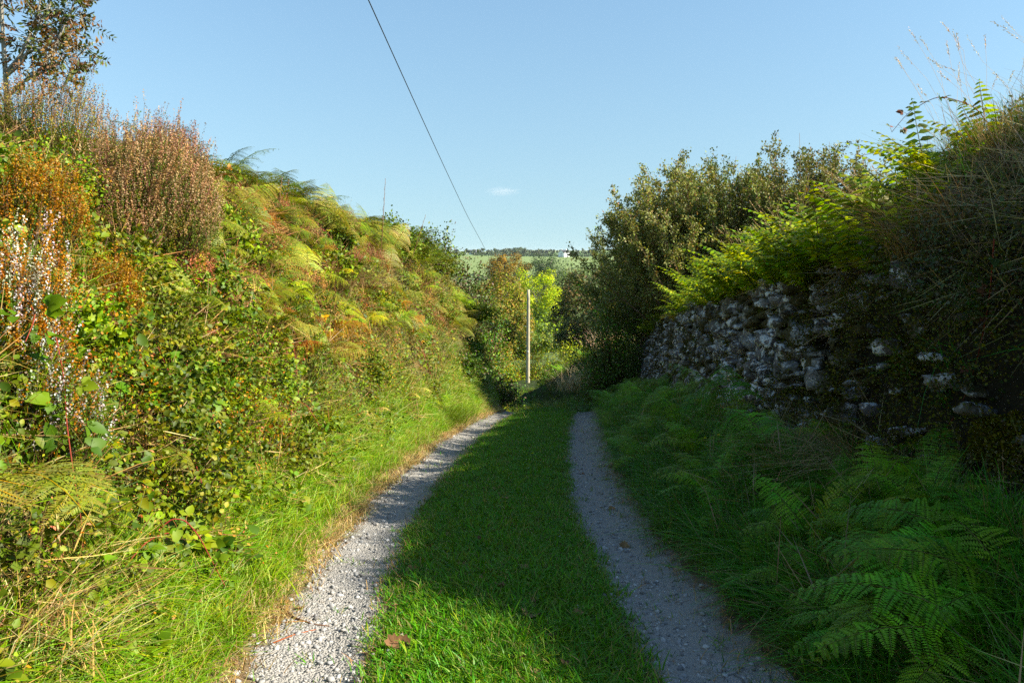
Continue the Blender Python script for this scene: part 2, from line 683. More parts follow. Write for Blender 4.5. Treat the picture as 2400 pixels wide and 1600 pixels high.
# ------------------------------------------------------------------ geometry-node scatter for uncountable cover
def scatter(name, protos, pts, rot, scl, idx):
    src = bpy.data.collections.new(name + '_sources')
    for k, me in enumerate(protos):
        o = bpy.data.objects.new(f'{name}_source_{k:02d}', me)
        src.objects.link(o)
    me = bpy.data.meshes.new(name)
    n = len(pts)
    me.vertices.add(n)
    me.vertices.foreach_set('co', np.asarray(pts, np.float32).ravel())
    a = me.attributes.new('turn', 'FLOAT_VECTOR', 'POINT')
    a.data.foreach_set('vector', np.asarray(rot, np.float32).ravel())
    a = me.attributes.new('size', 'FLOAT', 'POINT')
    a.data.foreach_set('value', np.asarray(scl, np.float32))
    a = me.attributes.new('pick', 'INT', 'POINT')
    a.data.foreach_set('value', np.asarray(idx, np.int32))
    o = obj(name, me, kind='stuff')
    ng = bpy.data.node_groups.new(name, 'GeometryNodeTree')
    ng.interface.new_socket('Geometry', in_out='INPUT', socket_type='NodeSocketGeometry')
    ng.interface.new_socket('Geometry', in_out='OUTPUT', socket_type='NodeSocketGeometry')
    nn, ll = ng.nodes, ng.links
    gi, go = nn.new('NodeGroupInput'), nn.new('NodeGroupOutput')
    ip = nn.new('GeometryNodeInstanceOnPoints')
    ci = nn.new('GeometryNodeCollectionInfo')
    ci.inputs['Collection'].default_value = src
    ci.inputs['Separate Children'].default_value = True
    ci.inputs['Reset Children'].default_value = True

    def attr(nm, dt):
        x = nn.new('GeometryNodeInputNamedAttribute')
        x.data_type = dt
        x.inputs['Name'].default_value = nm
        return x.outputs['Attribute']
    er = nn.new('FunctionNodeEulerToRotation')
    ll.new(gi.outputs[0], ip.inputs['Points'])
    ll.new(ci.outputs[0], ip.inputs['Instance'])
    ip.inputs['Pick Instance'].default_value = True
    ll.new(attr('pick', 'INT'), ip.inputs['Instance Index'])
    ll.new(attr('turn', 'FLOAT_VECTOR'), er.inputs[0])
    ll.new(er.outputs[0], ip.inputs['Rotation'])
    ll.new(attr('size', 'FLOAT'), ip.inputs['Scale'])
    ll.new(ip.outputs[0], go.inputs[0])
    md = o.modifiers.new('scatter', 'NODES')
    md.node_group = ng
    return o


def sample(n, s0, s1, y0, y1, ref=4.0, power=1.3):
    """n points in the strip, denser towards the near end; returns x, y, z, s"""
    y = []
    while len(y) < n:
        c = rng.uniform(y0, y1, n)
        keep = rng.uniform(0, 1, n) < np.minimum(1, (ref / np.maximum(c, .5)) ** power)
        y += list(c[keep])
    y = np.array(y[:n])
    s = rng.uniform(s0, s1, n)
    x = s + xc(y)
    return x, y, H(x, y), s


def lean_of(x, y, k):
    """tilt about X and Y that leans a plant along k of the ground's normal"""
    e = .1
    dx = (H(x + e, y) - H(x - e, y)) / (2 * e)
    dy = (H(x, y + e) - H(x, y - e)) / (2 * e)
    return np.arctan(dy) * k, -np.arctan(dx) * k


def rot_euler(ax, ay, spin):
    """XYZ Euler of Ry(ay) Rx(ax) Rz(spin): spin first, lean after"""
    ca, sa, cb, sb, cs, ss = np.cos(ax), np.sin(ax), np.cos(ay), np.sin(ay), np.cos(spin), np.sin(spin)
    z = 0 * ca
    A = np.stack([np.stack([cs, -ss, z], -1), np.stack([ss, cs, z], -1), np.stack([z, z, z + 1], -1)], -2)
    B = np.stack([np.stack([z + 1, z, z], -1), np.stack([z, ca, -sa], -1), np.stack([z, sa, ca], -1)], -2)
    C = np.stack([np.stack([cb, z, sb], -1), np.stack([z, z + 1, z], -1), np.stack([-sb, z, cb], -1)], -2)
    R = C @ B @ A
    return np.stack([np.arctan2(R[..., 2, 1], R[..., 2, 2]), np.arcsin(np.clip(-R[..., 2, 0], -1, 1)), np.arctan2(R[..., 1, 0], R[..., 0, 0])], -1)


def eul(x, y, k, jit=.15):
    n = len(x)
    ax, ay = lean_of(x, y, k)
    return rot_euler(ax + rng.normal(0, jit, n), ay + rng.normal(0, jit, n), rng.uniform(-PI, PI, n))


# ------------------------------------------------------------------ proto plants
LAWN = [(.07, .185, .012), (.095, .22, .016), (.05, .14, .012), (.14, .20, .03), (.19, .17, .06)]
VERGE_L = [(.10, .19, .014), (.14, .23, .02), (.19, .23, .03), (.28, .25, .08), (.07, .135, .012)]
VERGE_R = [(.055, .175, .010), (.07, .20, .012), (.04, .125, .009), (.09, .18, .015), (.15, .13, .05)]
U_GRASS = [(.06, .105, .010), (.085, .125, .013), (.18, .16, .05), (.26, .20, .08), (.045, .08, .008)]
STRAW = [(.30, .22, .10), (.36, .27, .13), (.22, .16, .08), (.28, .18, .08), (.38, .31, .18)]


def tuft(n, h0, h1, w, spread, cols, p=None, lean=.35, bend=.5):
    g = G()
    P = np.stack([rng.normal(0, spread, n), rng.normal(0, spread, n), np.full(n, -.01)], 1)
    az = rng.uniform(-PI, PI, n)
    blades(g, P, az, rng.uniform(h0, h1, n), w * rng.uniform(.6, 1.3, n), rng.uniform(0, lean, n), rng.uniform(0, bend, n), pick(cols, n, p))
    return g


def leafclump(n, R, size, cols, p=None, broad=True, stems=8, stemcol=(.12, .07, .04)):
    g = G()
    d = rand_dirs(n)
    d[:, 2] = np.abs(d[:, 2])
    P = d * R * rng.uniform(.35, 1.0, (n, 1)) * [1, 1, .9]
    up = norm(d * .6 + rand_dirs(n) * .8 + [0, 0, .5])
    D = norm(np.cross(up, rand_dirs(n)))
    S = np.cross(up, D)
    L = size * rng.uniform(.55, 1.2, (n, 1))
    if broad:
        ovate(g, P, D * L, S * L * .36, pick(cols, n, p))
    else:
        leaf4(g, P, D * L, S * L * .25, pick(cols, n, p), .3)
    for k in range(stems):
        e = P[rng.integers(n)]
        tube(g, [e * .0 + [U(-.03, .03), U(-.03, .03), -.03], e * .5 + [0, 0, .02], e], [.0025, .002, .001], 3, stemcol)
    return g


def straw_mess(n, L, cols):
    g = G()
    P = np.stack([rng.normal(0, .07, n), rng.normal(0, .07, n), rng.uniform(0, .12, n)], 1)
    D = rand_dirs(n)
    D[:, 2] = np.abs(D[:, 2]) * .7
    D = norm(D) * L * rng.uniform(.4, 1.2, (n, 1))
    S = norm(np.cross(D, rand_dirs(n))) * rng.uniform(.0014, .003, (n, 1))
    leaf4(g, P, D, S, pick(cols, n))
    return g


def frond(L=.6, npin=13, kpin=8, wid=.18, shape='lance', t0=.2, rise=1.15, curve=1.5, droop=.25, cols=((.08, .15, .02),), p=None, tipcol=None,
          stemcol=(.14, .16, .04), twice=True):
    """one fern frond growing from the origin towards +X, arching; pinnae in pairs, each cut into pinnules"""
    g = G()
    K = 26
    t = np.linspace(0, 1, K)
    ang = rise - curve * t ** 1.2
    ds = L / (K - 1)
    px = np.concatenate([[0], np.cumsum(np.cos(ang[:-1]) * ds)])
    pz = np.concatenate([[0], np.cumsum(np.sin(ang[:-1]) * ds)])
    py = .03 * L * np.sin(t * 3 + U(0, 6))
    R = np.stack([px, py - py[0], pz], 1)
    tube(g, R[::3], np.linspace(.0035, .001, len(R[::3])) * (L / .6), 3, stemcol)
    u = np.linspace(.02, .985, npin)
    tt = t0 + (1 - t0) * u
    C = np.stack([np.interp(tt, t, R[:, i]) for i in range(3)], 1)
    aa = np.interp(tt, t, ang)
    T = np.stack([np.cos(aa), 0 * aa, np.sin(aa)], 1)
    Nn = np.stack([-np.sin(aa), 0 * aa, np.cos(aa)], 1)
    if shape == 'lance':
        pl = wid * np.minimum(1, (u * 3.2 + .45)) * (1 - u) ** .75
    else:
        pl = wid * 1.25 * (1 - u) ** .95
    pl = np.maximum(pl, wid * .06)
    for sgn in (1, -1):
        side = np.array([0, sgn, 0.])
        jit = rng.normal(0, .10, (npin, 3))
        fw = .30 if shape == 'lance' else .45
        D = norm(side * 1.0 + T * fw + Nn * rng.uniform(-.05, .18, (npin, 1)) + jit)
        sag = -droop * pl[:, None] * np.array([0, 0, 1.])
        if not twice:
            S = norm(np.cross(Nn, D)) * (L * (1 - t0) / npin * .36)
            ovate(g, C, D * pl[:, None] + sag * .6, S, pick(cols, npin, p), .1, .25)
            continue
        v = (np.arange(kpin) + .6) / (kpin + .3)
        Pc = C[:, None] + D[:, None] * (pl[:, None] * v)[..., None] + sag[:, None] * (v ** 2)[None, :, None]
        gap = L * (1 - t0) / npin * .64
        ll_ = np.minimum(pl[:, None] * .30, gap) * (1 - v[None]) ** .55 + .003
        tang = norm(D[:, None] + 2 * sag[:, None] / pl[:, None, None] * v[None, :, None] * .5)
        nn_ = np.broadcast_to(Nn[:, None], tang.shape)
        cr = norm(np.cross(nn_, tang))
        base = pick(cols, npin, p, .18)
        cc = np.repeat(base, kpin, 0)
        if tipcol is not None:
            f = np.tile((v ** 2)[None], (npin, 1)).reshape(-1, 1)
            cc = cc * (1 - f) + np.asarray(tipcol) * f
        cc = cc * rng.uniform(.85, 1.15, (len(cc), 1))
        for s2 in (1, -1):
            dd = norm(cr * s2 + tang * .45 + rng.normal(0, .1, tang.shape) - nn_ * .08) * ll_[..., None]
            wv = (pl[:, None] / kpin * .42 * np.ones(kpin)[None])[..., None]
            S = norm(np.cross(nn_, dd)) * wv
            leaf4(g, Pc.reshape(-1, 3), dd.reshape(-1, 3), S.reshape(-1, 3), cc, .12)
        # tip leaflet + midrib
        tip = C + D * pl[:, None] + sag
        leaf4(g, tip - D * pl[:, None] * .12, D * pl[:, None] * .2, np.cross(Nn, D) * (pl[:, None] * .025), base)
        Sm = norm(np.cross(Nn, D)) * (.0016 * L / .6 + 0 * pl[:, None])
        leaf4(g, C, tip - C, Sm, np.repeat([stemcol], npin, 0) * 1.2)
    return g


# colours of the ferns
F_GREEN = [(.085, .125, .011), (.115, .15, .014), (.06, .095, .010), (.17, .17, .02)]
F_LIME = [(.17, .24, .012), (.25, .29, .016), (.11, .18, .010)]
F_DEEP = [(.10, .22, .014), (.13, .26, .018), (.08, .17, .014)]
F_YELLOW = [(.48, .40, .03), (.55, .46, .05), (.40, .36, .04)]
F_PALE = [(.52, .44, .16), (.45, .42, .12), (.56, .46, .2)]
F_RUST = [(.27, .125, .028), (.20, .085, .022), (.32, .17, .045)]
F_OLIVE = [(.16, .17, .035), (.19, .19, .05), (.13, .15, .03)]


def frond_set(name, n, twice=True, mat=M_LEAF, **kw):
    out = []
    for k in range(n):
        a = dict(kw)
        a['L'] = kw['L'] * U(.85, 1.15)
        a['rise'] = kw.get('rise', 1.1) + U(-.12, .12)
        a['curve'] = kw.get('curve', 1.4) + U(-.3, .35)
        out.append(frond(twice=twice, **a).mesh('frond', mat))
    return out


def fern(name, label, meshes, loc, nf=5, scale=1.0, group=None, cat='fern', az0=None, spread=2 * PI, tilt=.12, lean=(0, 0)):
    """a fern: fronds are parts sharing frond meshes"""
    t = thing(name, label, cat, loc, 0, group, scale)
    t.rotation_euler = rot_euler(np.float64(lean[0]), np.float64(lean[1]), np.float64(U(-PI, PI) if az0 is None else az0))
    for k in range(nf):
        o = bpy.data.objects.new('frond', meshes[rng.integers(len(meshes))])
        COL.objects.link(o)
        o.parent = t
        a = (k + U(-.3, .3)) / nf * spread - (spread / 2 if spread < 6 else 0)
        o.rotation_euler = (U(-.25, .25), U(-tilt, tilt * 1.5), a)
        f = U(.75, 1.12)
        o.scale = (f, f, f)
    return t


# ------------------------------------------------------------------ grass and undergrowth (uncountable)
def vmesh(n, fn, name, mat):
    return [fn().mesh(name, mat) for _ in range(n)]


def do_scatter(name, protos, n, s0, s1, y0, y1, k, sc0, sc1, ref=4.0, power=1.3, keep=None, sink=0.0, wts=None, jit=.15):
    x, y, z, s = sample(n, s0, s1, y0, y1, ref, power)
    if keep is not None:
        m = keep(x, y, s)
        x, y, z, s = x[m], y[m], z[m], s[m]
    idx = rng.choice(len(protos), len(x), p=wts)
    return scatter(name, protos, np.stack([x, y, z - sink], 1), eul(x, y, k, jit), rng.uniform(sc0, sc1, len(x)), idx)


def in_strip(x, y, s):
    e = .52 + .05 * fbm(x * 0 + 2, y, 2.2) + rng.normal(0, .035, len(s))
    return (np.abs(s) < e) & (rng.uniform(0, 1, len(s)) < np.where(fbm(x + 4, y, 3.3) > .35, .35, 1))


lawn_p = vmesh(6, lambda: tuft(26, .018, .048, .0036, .035, LAWN, [.34, .3, .18, .10, .08], .9, 1.0), 'lawn', M_GRASS)
do_scatter('lawn_grass', lawn_p, 27000, -.64, .64, 1.6, 34, .5, .8, 1.5, 4.5, 1.0, keep=in_strip)
lt = vmesh(3, lambda: tuft(18, .04, .10, .004, .03, LAWN, None, .9, 1.0), 'lawn', M_GRASS)
do_scatter('rough_lawn_tufts', lt, 700, -.56, .56, 1.7, 18, .4, .6, 1.2, 4.5, .9, keep=lambda x, y, s: fbm(x + 2, y + 5, 2.9) > .12)
thatch = vmesh(3, lambda: tuft(16, .012, .035, .003, .035, STRAW + [(.2, .2, .05)], None, 1.6, .8), 'thatch', M_DRY)
do_scatter('lawn_thatch', thatch, 2600, -.55, .55, 1.7, 18, .3, .6, 1.3, 4.5, .9, keep=lambda x, y, s: (fbm(x + 1, y, 2.1) > .1) | (rng.uniform(0, 1, len(s)) < .12))
clover = vmesh(3, lambda: leafclump(26, .05, .016, [(.06, .15, .012), (.08, .18, .02), (.05, .12, .012)], None, True, 0), 'clover', M_GRASS)
do_scatter('clover_patches', clover, 2600, -.55, .55, 1.7, 18, .4, .6, 1.2, 4.5, .9, keep=lambda x, y, s: fbm(x, y, 2.6) > .12)

# sunlit verge along the track, straw coloured at its edge
vl = vmesh(6, lambda: tuft(26, .05, .15, .004, .035, VERGE_L, [.34, .3, .18, .08, .1], .8, 1.1), 'verge', M_GRASS)
do_scatter('verge_grass', vl, 7500, -1.60, -1.12, 1.6, 21, .7, .6, 1.25, 4.5, .9,
           keep=lambda x, y, s: rng.uniform(0, 1, len(s)) < np.clip((-1.1 - s + .05 * fbm(x, y, 3)) / .16, 0, 1))
sl = vmesh(5, lambda: tuft(22, .04, .12, .0034, .05, STRAW, None, 1.3, .8), 'straw', M_DRY)
do_scatter('straw_litter', sl, 2600, -1.38, -1.0, 1.8, 17, .3, .5, 1.1, 5, .7,
           keep=lambda x, y, s: rng.uniform(0, 1, len(s)) < .35 + .65 * (fbm(x, y, 1.7) > .0))
sl2 = vmesh(4, lambda: tuft(8, .02, .06, .003, .05, STRAW, None, 1.6, .6), 'straw', M_DRY)
do_scatter('dry_grass_litter', sl2, 1800, .45, 1.35, 1.8, 18, .2, .6, 1.2, 5, .8,
           keep=lambda x, y, s: (np.abs(s - .75) > .22) | (rng.uniform(0, 1, len(s)) < .06))
wd = vmesh(3, lambda: tuft(14, .015, .05, .004, .02, LAWN, None, 1.0, 1.0), 'weed', M_GRASS)
do_scatter('track_weeds', wd, 420, -1.02, -.52, 1.8, 16, .2, .7, 1.3, 4, .9, keep=lambda x, y, s: rng.uniform(0, 1, len(s)) < .2 + .8 * (np.abs(s + .78) > .16))
do_scatter('track_weeds', wd, 480, .48, 1.04, 1.8, 16, .2, .7, 1.3, 4, .9, keep=lambda x, y, s: rng.uniform(0, 1, len(s)) < .2 + .8 * (np.abs(s - .75) > .15))
sl3 = do_scatter('dry_clippings', sl2, 700, -.60, -.44, 1.8, 18, .2, .6, 1.1, 5, .8)

# long shaded verge on the other side
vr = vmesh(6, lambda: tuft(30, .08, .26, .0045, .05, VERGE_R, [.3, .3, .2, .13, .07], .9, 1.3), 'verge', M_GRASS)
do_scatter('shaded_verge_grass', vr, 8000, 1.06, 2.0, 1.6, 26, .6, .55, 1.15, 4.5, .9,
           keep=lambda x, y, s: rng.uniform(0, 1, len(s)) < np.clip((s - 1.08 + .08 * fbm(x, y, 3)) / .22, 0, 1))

# undergrowth of the sunlit bank: small leaves, grass, dead stems, bits of bramble
U_LEAF = [(.07, .105, .010), (.10, .135, .013), (.04, .065, .008), (.15, .155, .02), (.16, .09, .028), (.24, .20, .03)]
und = []
und += vmesh(4, lambda: leafclump(60, .22, .036, U_LEAF, [.33, .27, .27, .09, .025, .015]), 'undergrowth', M_LEAF)
und += vmesh(3, lambda: leafclump(110, .22, .020, U_LEAF, [.3, .24, .26, .1, .07, .03], False), 'undergrowth', M_LEAF)
und += vmesh(3, lambda: tuft(18, .14, .32, .004, .06, U_GRASS, None, .9, 1.0), 'undergrowth', M_GRASS)
und += vmesh(3, lambda: straw_mess(40, .26, STRAW + [(.2, .12, .07), (.16, .09, .05)]), 'undergrowth', M_DRY)
und += vmesh(2, lambda: leafclump(16, .26, .062, U_LEAF, [.37, .3, .22, .08, .02, .01]), 'undergrowth', M_LEAF)
def rustclump():
    g = leafclump(90, .2, .02, [(.36, .17, .06), (.30, .15, .08), (.42, .24, .10), (.16, .14, .04)], None, False)
    return g
und += vmesh(2, rustclump, 'undergrowth', M_LEAF)
W = np.array([.15] * 4 + [.08] * 3 + [.025] * 3 + [.05] * 3 + [.07] * 2 + [.07] * 2)
W /= W.sum()
do_scatter('undergrowth', und, 9000, -4.6, -1.38, 1.2, 27, .85, .6, 1.25, 6, .8, sink=.02, wts=W, jit=.3,
           keep=lambda x, y, s: rng.uniform(0, 1, len(s)) < np.clip((-1.32 - s) / .3, .0, 1))
rust_p = vmesh(3, rustclump, 'withered', M_LEAF) + vmesh(2, lambda: straw_mess(50, .26, [(.26, .15, .07), (.20, .11, .05), (.33, .22, .11), (.15, .08, .045)]), 'withered', M_DRY)
do_scatter('withered_undergrowth', rust_p, 1500, -3.1, -1.8, 5.2, 15, .85, .7, 1.3, 9, .5, jit=.3, keep=lambda x, y, s: fbm(x + 5, y * .8, 1.3) > .05)
gw = vmesh(5, lambda: tuft(26, .15, .36, .004, .06, U_GRASS + VERGE_L[:2], None, .7, .9), 'tall_grass', M_GRASS)
do_scatter('bank_grass', gw, 520, -2.2, -1.4, 1.4, 17, .8, .6, 1.15, 5, .8,
           keep=lambda x, y, s: fbm(x, y, .8) > -.05)
# beyond the crest of the banks
do_scatter('field_grass', gw, 1500, -9, -4.4, 3, 26, .4, .9, 1.5, 9, .6)

# shaded bank above the wall: dry grass, moss, ivy
wl = vmesh(4, lambda: tuft(30, .18, .5, .004, .06, STRAW + VERGE_R, None, .6, .9), 'tall_grass', M_DRY)
do_scatter('wall_top_grass', wl, 1100, 3.1, 5.2, 3.4, 6.0, .5, .55, 1.1, 6, .9)
do_scatter('wall_top_turf', wl, 900, 3.3, 6, 6.0, 24, .5, .28, .6, 9, .5)
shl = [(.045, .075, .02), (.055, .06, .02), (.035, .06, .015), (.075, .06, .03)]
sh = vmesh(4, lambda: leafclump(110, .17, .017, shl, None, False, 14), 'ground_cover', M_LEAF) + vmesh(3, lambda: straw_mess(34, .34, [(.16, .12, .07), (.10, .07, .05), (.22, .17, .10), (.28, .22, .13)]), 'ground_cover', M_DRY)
do_scatter('brow_undergrowth', und[:7] + gw[:2] + und[13:15], 700, 2.75, 4.2, 2.6, 7.5, .7, .6, 1.1, 6, .8)
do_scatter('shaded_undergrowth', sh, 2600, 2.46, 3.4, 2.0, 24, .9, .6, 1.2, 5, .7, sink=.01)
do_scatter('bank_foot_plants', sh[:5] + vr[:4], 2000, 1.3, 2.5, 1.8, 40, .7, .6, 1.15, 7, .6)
do_scatter('rough_cover', gw + vr + sh[:3] + und[:4], 4200, -4, 6, 21, 48, .7, .8, 1.5, 30, .5)

# loose stones on the wheel tracks
def pebble():
    v = norm(np.array([[x, y, z] for x in (-1, 0, 1) for y in (-1, 0, 1) for z in (-1, 0, 1) if (x, y, z) != (0, 0, 0)], float))
    return v


def rock_geo(nsub=2, rough=.22, sq=.55, flat=(1, .75, .6)):
    """angular rounded stone of unit size"""
    k = nsub + 1
    u = np.linspace(-1, 1, k + 1)
    vs, qs, c = [], [], 0
    for ax in range(3):
        for sg in (-1, 1):
            a, b = np.meshgrid(u, u, indexing='ij')
            p = np.zeros((k + 1, k + 1, 3))
            p[..., ax] = sg
            p[..., (ax + 1) % 3] = a * sg
            p[..., (ax + 2) % 3] = b
            vs.append(p.reshape(-1, 3))
            i = np.arange(k)[:, None] * (k + 1)
            j = np.arange(k)[None]
            qs.append(np.stack([i + j, i + k + 1 + j, i + k + 2 + j, i + j + 1], -1).reshape(-1, 4) + c)
            c += (k + 1) ** 2
    v = np.concatenate(vs)
    q = np.concatenate(qs)
    key = np.round(v * 1000).astype(int)
    _, first, inv = np.unique(key, axis=0, return_index=True, return_inverse=True)
    v = v[first]
    q = inv.ravel()[q]
    r = norm(v)
    v = v * (1 - sq) + r * sq * 1.15
    d = rand_dirs(7)
    off = rng.uniform(.55, .95, 7)
    for dd, oo in zip(d, off):               # chip off planes
        h = v @ dd
        v = v - np.maximum(h - oo, 0)[:, None] * dd
    v = v * np.asarray(flat) * .5 + rng.normal(0, rough * .06, v.shape)
    return v, q


def stone_mesh(colr):
    v, q = rock_geo(1, .5, .6, (1, U(.6, .95), U(.4, .7)))
    return G().add(v, q, None, colr).mesh('stone', M_PEB)


M_PEB, _n, _l = new_mat('pebble')
_a = _n.new('ShaderNodeAttribute')
_a.attribute_name = 'Col'
_oi = _n.new('ShaderNodeObjectInfo')
_mr = _n.new('ShaderNodeMapRange')
_mr.inputs['To Min'].default_value, _mr.inputs['To Max'].default_value = .55, 1.35
_vm = _n.new('ShaderNodeVectorMath')
_vm.operation = 'SCALE'
_p = _n.new('ShaderNodeBsdfPrincipled')
_p.inputs['Roughness'].default_value = .85
_o = _n.new('ShaderNodeOutputMaterial')
_l.new(_oi.outputs['Random'], _mr.inputs['Value'])
_l.new(_a.outputs['Color'], _vm.inputs[0])
_l.new(_mr.outputs[0], _vm.inputs['Scale'])
_l.new(_vm.outputs[0], _p.inputs['Base Color'])
_l.new(_p.outputs[0], _o.inputs[0])
peb = [stone_mesh(c) for c in ((.33, .32, .30), (.26, .255, .245), (.40, .385, .35), (.30, .28, .25), (.22, .215, .205), (.36, .35, .33))]


def pebbles(name, n, c, w, y0, y1, s0, s1):
    y = []
    while len(y) < n:
        t = rng.uniform(y0, y1, n)
        y += list(t[rng.uniform(0, 1, n) < np.minimum(1, (3.2 / np.maximum(t, 1)) ** 1.5)])
    y = np.array(y[:n])
    s = c + rng.normal(0, w, n)
    x = s + xc(y)
    sz = np.exp(rng.normal(math.log(s0 * .85), .62, n)).clip(s0 * .4, s1)
    pts = np.stack([x, y, H(x, y) + .004 + sz * .12], 1)
    scatter(name, peb, pts, np.stack([rng.normal(0, .3, n), rng.normal(0, .3, n), rng.uniform(-PI, PI, n)], 1), sz, rng.integers(0, len(peb), n))


pebbles('track_gravel', 6500, -.80, .15, 1.8, 16, .0105, .036)
pebbles('track_gravel', 6500, .73, .14, 1.8, 18, .0105, .034)


# ------------------------------------------------------------------ dry stone wall
def wall():
    t = thing('stone_wall', 'old rough stone retaining wall with white lichen and moss under overhanging ferns', 'wall', (xc(9.0) + 2.3, 9.0, float(zc(9.0))))
    t['kind'] = 'thing'
    o = np.array(t.location)
    g, gm = G(), G()
    base = [rock_geo(2, .9, U(.1, .35), (1, .9, .9)) for _ in range(18)]
    pal = np.array([(.21, .19, .18), (.30, .285, .275), (.13, .115, .11), (.38, .37, .35), (.16, .13, .105)])
    y = 2.2
    hz = np.arange(.34, 1.92, .082)
    for h in hz:
        y = 1.6 + U(0, .2)
        while y < 18.6:
            L = np.exp(rng.normal(math.log(.12), .5))
            L = min(max(L, .05), .27)
            hh = min(max(L * U(.4, .9), .05), .19)
            s = 2.17 + .24 * (h - .4) / 1.3 + U(-.07, .05) + float(np.interp(y, [5.2, 6.2], [.09, 0]))
            top = 1.86 + .12 * math.sin(y * 1.3) + .08 * math.sin(y * 3.1)
            if h < top and rng.random() < np.interp(y, [3.4, 4.6, 5.6, 6.6], [.04, .14, .7, .97]):
                v, q = base[rng.integers(18)]
                v = v * np.array([U(.14, .24), L * .94, hh * .98])
                E = Euler((U(-.35, .35), U(-.2, .2), U(-.3, .3))).to_matrix()
                v = v @ np.array(E).T
                p = np.array([xc(y) + s, y + L / 2, float(zc(y)) + h * np.interp(y, [1, 3, 4.2], [.86, .86, 1]) + U(-.03, .03)])
                g.add(v + p - o, q, None, pal[rng.integers(5)] * U(.7, 1.2))
            y += L * U(.8, 1.02)
    obj('rubble_face', g.mesh('rubble_face', M_STONE, False), t)
    # cushions of moss between and over the stones
    n = 170000
    yy = rng.uniform(1.8, 18.5, n)
    hh = rng.uniform(.25, 1.95, n)
    patch = fbm(yy, hh * 1.6, 1.5) + .5 * fbm(yy + 3, hh, 4.2) + np.interp(yy, [3, 5.5, 7], [.6, .2, -.04])
    k = (patch > .10) | (rng.uniform(0, 1, n) < .05)
    yy, hh = yy[k], hh[k]
    n = len(yy)
    P = np.stack([xc(yy) + 2.14 + .26 * (hh - .4) / 1.3 - .08 * np.clip(patch[k], 0, .6) + rng.normal(-.01, .04, n), yy, zc(yy) + hh], 1)
    d = norm(rand_dirs(n) + [-1., 0, .4])
    L = rng.uniform(.007, .022, (n, 1)) * np.interp(yy, [3, 12], [.9, 1.7])[:, None]
    leaf4(gm, P - o, d * L, norm(np.cross(d, rand_dirs(n))) * L * .4, pick([(.075, .07, .012), (.05, .045, .012), (.10, .085, .015), (.04, .05, .012), (.06, .04, .02)], n), .3)
    obj('moss', gm.mesh('moss', M_LEAF), t)


wall()


# ------------------------------------------------------------------ plants of the sunlit bank
def near_hit(px, py, out=.0):
    p = hit(px, py)
    return EYE + (p - EYE) * (1 - out / np.linalg.norm(p - EYE))


def zrot(P, a):
    c, s = math.cos(a), math.sin(a)
    return P @ np.array([[c, s, 0], [-s, c, 0], [0, 0, 1.]])


def heather(name, label, p, rx, ry, rz, nst, fl, green, flw=18, cat='heather', lean=(.25, -.1), fsize=.009, group=None, spread=1.0, cover=.6):
    """bushy heather: hundreds of thin upright stems, each a spike of tiny florets above needle leaves"""
    t = thing(name, label, cat, tuple(p), 0, group)
    gs, gf, gl = G(), G(), G()
    n = nst
    th = rng.uniform(0, 2 * PI, n)
    rr = np.sqrt(rng.uniform(0, 1, n))
    root = np.stack([rx * .6 * rr * np.cos(th), ry * .6 * rr * np.sin(th), 0 * th - .05], 1)
    lump = 1 + .3 * np.sin(3 * th + U(0, 6)) * rr * np.sin(5 * th + U(0, 6)) + rng.normal(0, .17, n)
    hz = rz * np.sqrt(np.maximum(0, 1 - .85 * rr ** 2)) * lump
    tip = np.stack([rx * rr * np.cos(th) * spread, ry * rr * np.sin(th) * spread, np.maximum(hz, .06)], 1)
    tip[:, 0] += lean[0] * tip[:, 2]
    tip[:, 1] += lean[1] * tip[:, 2]
    # extra spikes on the outer face
    flw = int(flw * 1.5)
    ts = np.linspace(0, 1, 5)
    up = np.array([lean[0] * .5, lean[1] * .5, 1.0])
    ctrl = root + (tip - root) * .5 - up * .0
    for i in range(0, n, 3):
        q = [root[i] * (1 - a) ** 2 + 2 * a * (1 - a) * ctrl[i] + tip[i] * a * a for a in ts]
        tube(gs, q, [.003, .0025, .002, .0015, .0008], 3, (.11, .075, .045))
    # spikes: last part of every stem, steepening upwards
    for tot, g2, a0, a1, cols, sz in ((flw, gf, 0.0, 1.0, fl, fsize), (int(flw * .8), gl, -.9, .15, green, fsize * .9)):
        sl_ = rng.uniform(.11, .2, n)
        d0 = norm((tip - root) * .7 + np.array([.12, -.05, .5]) + rng.normal(0, .26, (n, 3)))
        a = np.linspace(a0, a1, tot)
        P = tip[:, None] + d0[:, None] * (sl_[:, None] * (a - .6)[None])[..., None]
        P = P + rng.normal(0, .003, P.shape)
        keep = np.ones(n, bool) if g2 is gl else rng.uniform(0, 1, n) < cover
        P = P[keep].reshape(-1, 3)
        D = norm(rand_dirs(len(P)) + np.repeat(d0[keep], tot, 0) * .7)
        L = sz * rng.uniform(.7, 1.4, (len(P), 1))
        S = norm(np.cross(D, rand_dirs(len(P)))) * L * .42
        cc = np.repeat(pick(fl if g2 is gf else green, int(keep.sum()), None, .2), tot, 0) * rng.uniform(.85, 1.12, (len(P), 1))
        leaf4(g2, P, D * L, S, cc, .3)
    obj('stems', gs.mesh('stems', M_DRY), t)
    obj('foliage', gl.mesh('foliage', M_LEAF), t)
    obj('flowers', gf.mesh('flowers', M_LEAF), t)
    return t


H_PINK = [(.24, .16, .085), (.30, .215, .125), (.19, .12, .065), (.28, .19, .10), (.16, .085, .06)]
H_RUST = [(.22, .085, .018), (.17, .06, .014), (.27, .125, .035), (.14, .09, .02)]
H_WHITE = [(.50, .49, .46), (.42, .38, .32), (.30, .11, .02), (.34, .15, .03), (.26, .09, .02)]
H_GREEN = [(.06, .10, .015), (.085, .12, .02), (.12, .14, .025)]

